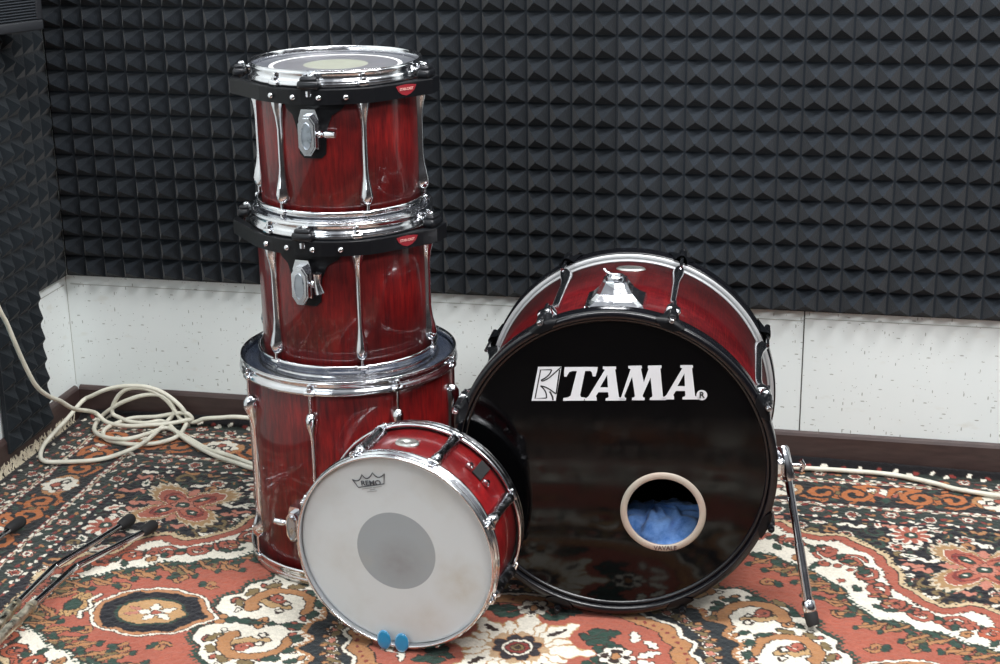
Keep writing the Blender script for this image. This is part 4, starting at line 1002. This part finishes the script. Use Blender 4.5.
# ---- borders, drawn in (s along, d from edge) coordinates for both sides
side = (1.31 - GA) < (.945 - GB)
IMG[D_edge < .300] = NAVY
for S, msk in ((GA, ~side), (GB, side)):
    p = Pen(S, D_edge, msk, .002)
    Sx = p.X; Dx = p.Y
    def band(d0, d1, c): IMG[msk & (Dx >= d0) & (Dx < d1)] = c
    band(-.1, .022, (.006, .006, .008)); band(.022, .084, (.022, .030, .026)); band(.084, .088, (.55, .45, .32)); band(.088, .098, DRED); band(.098, .212, (.012, .014, .016))
    band(.212, .222, DRED); band(.222, .226, (.55, .45, .32)); band(.226, .290, (.022, .034, .030)); band(.290, .300, NAVY)
    r3 = random.Random(5)
    for dc in (.048, .257):
        s_ = .02; k = 0
        while s_ < 1.33:
            f = r3.choice([ROSE, CREAM, TAN])
            p.flower(s_, dc + .006 * (1 if k % 2 else -1), .0165, 6, (CREAM if k % 2 else ROSE), (CORAL if k % 2 else CREAM), .72, 0, .002, OUT, DRED)
            for (dx, dy, c) in ((.028, .014, GRN), (.030, -.016, GRN), (.042, .004, TAN), (.040, .022, CREAM), (.042, -.022, CREAM), (.0, .030, CREAM), (.012, -.030, CREAM), (-.014, .029, DRED), (.026, .028, CORAL), (.055, .028, CREAM), (.055, -.028, DRED), (.03, 0, DRED)):
                p.blob(s_ + dx, dc + dy, .0075, .0042, r3.uniform(-40, 40), c, .0012)
            s_ += .080; k += 1
    for dr in (.093, .217):
        s_ = 0.
        while s_ < 1.33: p.blob(s_, dr, .0075, .0035, 0, CREAM, .001); p.blob(s_ + .012, dr, .004, .003, 0, (ROSE, GRN)[int(s_ * 50) % 2], 0, None); s_ += .024
    OR = (.46, .145, .045)
    off = .41 if S is GA else .05
    for kk in range(-1, 4):
        m = off + .48 * kk
        # medallion with cream flower
        p.blob(m, .150, .058, .042, 0, (.46, .22, .09), .003); p.flower(m, .150, .046, 8, CREAM, None, .75, 0, .002, OUT)
        for dx in (-.018, .018): p.flower(m + dx, .152, .012, 5, GRN, CREAM, .7)
        p.blob(m, .138, .010, .010, 0, CORAL); p.blob(m - .03, .165, .006, .005, 0, ROSE)
        for sg in (-1, 1):
            # scrolls out of the medallion toward the tulip
            x = m + sg * .098
            p.spiral(x, .153, .042, .012, 1.25, 90, .0045, .0075, OR, flip=-sg, tail=[(m + sg * .060, .176), (m + sg * .075, .190)]); [p.leaf(x + .046 * math.cos(R(t_)), .153 + .046 * math.sin(R(t_)), .020, .0045, t_ + 50, OR, .002) for t_ in (20, 80, 140, 250, 310)]
            x2 = m + sg * .170
            p.spiral(x2, .156, .044, .012, 1.25, 270, .0060, .0080, OR, flip=sg, tail=[(m + sg * .236, .150), (m + sg * .225, .112), (m + sg * .20, .104)]); [p.leaf(x2 + .047 * math.cos(R(t_)), .156 + .047 * math.sin(R(t_)), .020, .0045, t_ + 50, OR, .002) for t_ in (30, 90, 150, 210, 330)]
            for (dx, dy) in ((.125, .190), (.14, .112), (.085, .112)): p.leaf(m + sg * dx, dy, .03, .006, 40 * sg, GRN)
            p.blob(m + sg * .134, .150, .006, .008, 0, OLIVE)
        x = m + .24
        p.leaf(x, .135, .09, .016, 0, (.55, .38, .18)); p.flower(x, .140, .030, 5, CORAL, None, .6, 90, .002); p.flower(x, .135, .018, 5, CREAM, None, .6, 90, .002); p.leaf(x - .035, .128, .028, .007, -30, CREAM); p.leaf(x + .035, .128, .028, .007, 30, CREAM); p.leaf(x, .175, .03, .010, 90, GRN)
IMG[D_edge < -.0] = (.010, .011, .014)

# rug mesh: the four quadrants mirror this painting, each with its own weaving irregularity
step = .0025; UC, VC = 1.318, .950
un = np.arange(-1.312, 1.312 + step, step); vn = np.arange(-.947, .947 + step, step)
UU, VV = np.meshgrid(un, vn)
wx = .0028 * vnoise(UU + 2, VV + 2, .03, 31) + .0010 * vnoise(UU + 2, VV + 2, .009, 32) + .010 * vnoise(UU + 2, VV + 2, .35, 33)
wy = .0028 * vnoise(UU + 2, VV + 2, .03, 34) + .0010 * vnoise(UU + 2, VV + 2, .009, 35) + .010 * vnoise(UU + 2, VV + 2, .35, 36)
edge_k = np.clip(np.minimum(1.31 - np.abs(UU), .945 - np.abs(VV)) / .1, 0, 1)
ia = np.clip((np.abs(UU) + wx * edge_k) / q, 0, GA.shape[1] - 1).astype(int); ib = np.clip((np.abs(VV) + wy * edge_k) / q, 0, GA.shape[0] - 1).astype(int)
colr = IMG[ib, ia]
shade = 1 + .10 * vnoise(UU + 2, VV + 2, .004, 41) + .06 * vnoise(UU + 2, VV + 2, .05, 42)
colr = np.clip(colr * shade[..., None] + .001, 0, 1)
h = .0010 * vnoise(UU + 2, VV + 2, .006, 51) + .0012 * vnoise(UU + 2, VV + 2, .12, 52) - .0035
drop = np.clip(1 - np.minimum(1.312 - np.abs(UU), .947 - np.abs(VV)) / .006, 0, 1) * .003
h = h - drop
h = h + .024 * np.clip(1 - (VV + .947) / .030, 0, 1) ** 1.3 * (.85 + .15 * np.sin(UU * 5))
ny, nx = UU.shape
wu = UU + UC; wv = VV + VC
co = np.empty((ny * nx, 3)); P_ = WC
co[:, 0] = (WC.x + U.x * wu + V.x * wv).ravel(); co[:, 1] = (WC.y + U.y * wu + V.y * wv).ravel(); co[:, 2] = h.ravel()
me = bpy.data.meshes.new('rug'); me.vertices.add(ny * nx); me.vertices.foreach_set('co', co.ravel())
ii = (np.arange(ny - 1)[:, None] * nx + np.arange(nx - 1)[None, :]).ravel()
quad = np.stack([ii, ii + nx, ii + nx + 1, ii + 1], 1).astype(np.int32); nf = len(quad)
me.loops.add(nf * 4); me.loops.foreach_set('vertex_index', quad.ravel()); me.polygons.add(nf)
me.polygons.foreach_set('loop_start', np.arange(0, nf * 4, 4, dtype=np.int32)); me.polygons.foreach_set('loop_total', np.full(nf, 4, np.int32))
me.polygons.foreach_set('use_smooth', np.ones(nf, bool))
at = me.color_attributes.new('pattern', 'FLOAT_COLOR', 'POINT')
at.data.foreach_set('color', np.concatenate([colr.reshape(-1, 3), np.ones((ny * nx, 1))], 1).ravel())
me.update(); me.validate()
RUG = mat('rug pile', (.5,) * 3, .95, 0, 0, .05, .15, 1, .2); _n = N(RUG)
va = RUG.node_tree.nodes.new('ShaderNodeVertexColor'); va.layer_name = 'pattern'
_g = _n.noise(_n.mapping((1, 1, 1)), 420, 2)
_n.color(_n.mix(_n.ramp(_g, [(.3, (.0, .0, .0)), (.75, (.28, .28, .28))]), va.outputs['Color'], (.02, .015, .012)))
_n.bump(_g, .6, .002)
me.materials.append(RUG)
rug = bpy.data.objects.new('persian_rug', me); col.objects.link(rug)
tag(rug, 'large Persian rug with coral medallion and navy floral border under all the drums', 'rug')
# fringe at both ends of the rug
AMP = .010
FR = mat('fringe', (.62, .55, .42), .9)
for end in (0, 1):
    r4 = random.Random(9 + end); mb = MB(); v = .05
    while v < 1.88:
        v += r4.choice([.0012, .0014, .0018, .0022, .0075])
        L_ = r4.uniform(.030, .070) * (.8 if end == 0 else 1); a_ = r4.uniform(-1.0, 1.0); s_ = -1 if end == 0 else 1; u0 = UC + s_ * 1.308
        lim = -.004 if end == 0 else 99
        pts = []
        for k in range(6):
            t = k / 5; uu = u0 + s_ * L_ * t * math.cos(a_); zz = -.003 + .005 * math.sin(t * 3) * r4.random()
            if end == 0 and uu < .005 - 0: zz += (.005 - uu) * .75; uu = .005 + (uu - .005) * .2
            if uu > 99: pass
            pts.append(uv(uu, v + L_ * t * math.sin(a_) + .006 * math.sin(6 * t + v * 140) * t, zz))
        mb.tube(pts, .0012, 4, False, [.0014, .0015, .0013, .0013, .0012, .0008])
    o = mb.build('fringe', FR, rug); o['kind'] = 'stuff'; o['label'] = 'tan thread fringe'

# ------------------------------------------------------------------ light
w = bpy.data.worlds.new('world'); bpy.context.scene.world = w; w.use_nodes = True
nt = w.node_tree; bg = nt.nodes['Background']
tc = nt.nodes.new('ShaderNodeTexCoord'); sx = nt.nodes.new('ShaderNodeSeparateXYZ'); nt.links.new(tc.outputs['Generated'], sx.inputs[0])
rp = nt.nodes.new('ShaderNodeValToRGB'); nt.links.new(sx.outputs[2], rp.inputs[0])
e = rp.color_ramp.elements; e[0].position = 0.; e[0].color = (.05, .045, .045, 1); e[1].position = 1.; e[1].color = (.55, .58, .62, 1)
x = e.new(.30); x.color = (.10, .10, .11, 1); x = e.new(.55); x.color = (.42, .44, .47, 1)
nt.links.new(rp.outputs[0], bg.inputs[0]); bg.inputs[1].default_value = .75
def area(name, loc, target, sx_, sy_, power, colr_=(1, 1, 1)):
    l = bpy.data.lights.new(name, 'AREA'); l.shape = 'RECTANGLE'; l.size = sx_; l.size_y = sy_; l.energy = power; l.color = colr_
    o = bpy.data.objects.new(name, l); col.objects.link(o); o.location = loc
    o.rotation_euler = (Vector(target) - Vector(loc)).to_track_quat('-Z', 'Y').to_euler(); return o
area('overhead_or_added_light', (.9, 2.45, 2.75), (.8, 3.0, .2), 1.4, .4, 62, (1, 1, 1))
area('overhead_or_added_light', (-.45, 2.2, 2.75), (-.45, 2.9, .2), 1.0, .4, 34, (1, 1, 1))  # extra overhead lamp, added to brighten the left corner
area('overhead_or_added_light', (1.2, .6, 2.75), (.4, 3.0, .3), 1.3, .5, 50, (1, 1, 1))  # front fill from the camera side, added to light the drum fronts
area('left_front_light', (-1.6, .2, 1.9), (0, 3.1, .4), .9, 1.2, 16, (.88, .95, 1))  # soft cool light from the front left, its source is unseen

# ------------------------------------------------------------------ camera
H = 1.44372; th, ro = .3157, .0156
f, th, ro = 1622.9, .3157, .01561
cth, sth, cr_, sr_ = math.cos(th), math.sin(th), math.cos(ro), math.sin(ro)
Rm = Matrix(((1, 0, 0), (0, cth, -sth), (0, -sth, -cth))); Rr_ = Matrix(((cr_, 0, sr_), (0, 1, 0), (-sr_, 0, cr_)))
Mx = Rr_ @ Rm
right, fwd, down = Mx[0], Mx[1], Mx[2]
cam = bpy.data.cameras.new('camera'); cam.sensor_width = 36; cam.lens = f / 1000 * 36; cam.clip_start = .05
co_ = bpy.data.objects.new('camera', cam); col.objects.link(co_)
co_.matrix_world = Matrix(((right.x, -down.x, -fwd.x, 0), (right.y, -down.y, -fwd.y, 0), (right.z, -down.z, -fwd.z, H), (0, 0, 0, 1)))
bpy.context.scene.camera = co_
bpy.context.scene.view_settings.view_transform = 'Standard'
bpy.context.scene.view_settings.look = 'None'
bpy.context.scene.cycles.max_bounces = 6
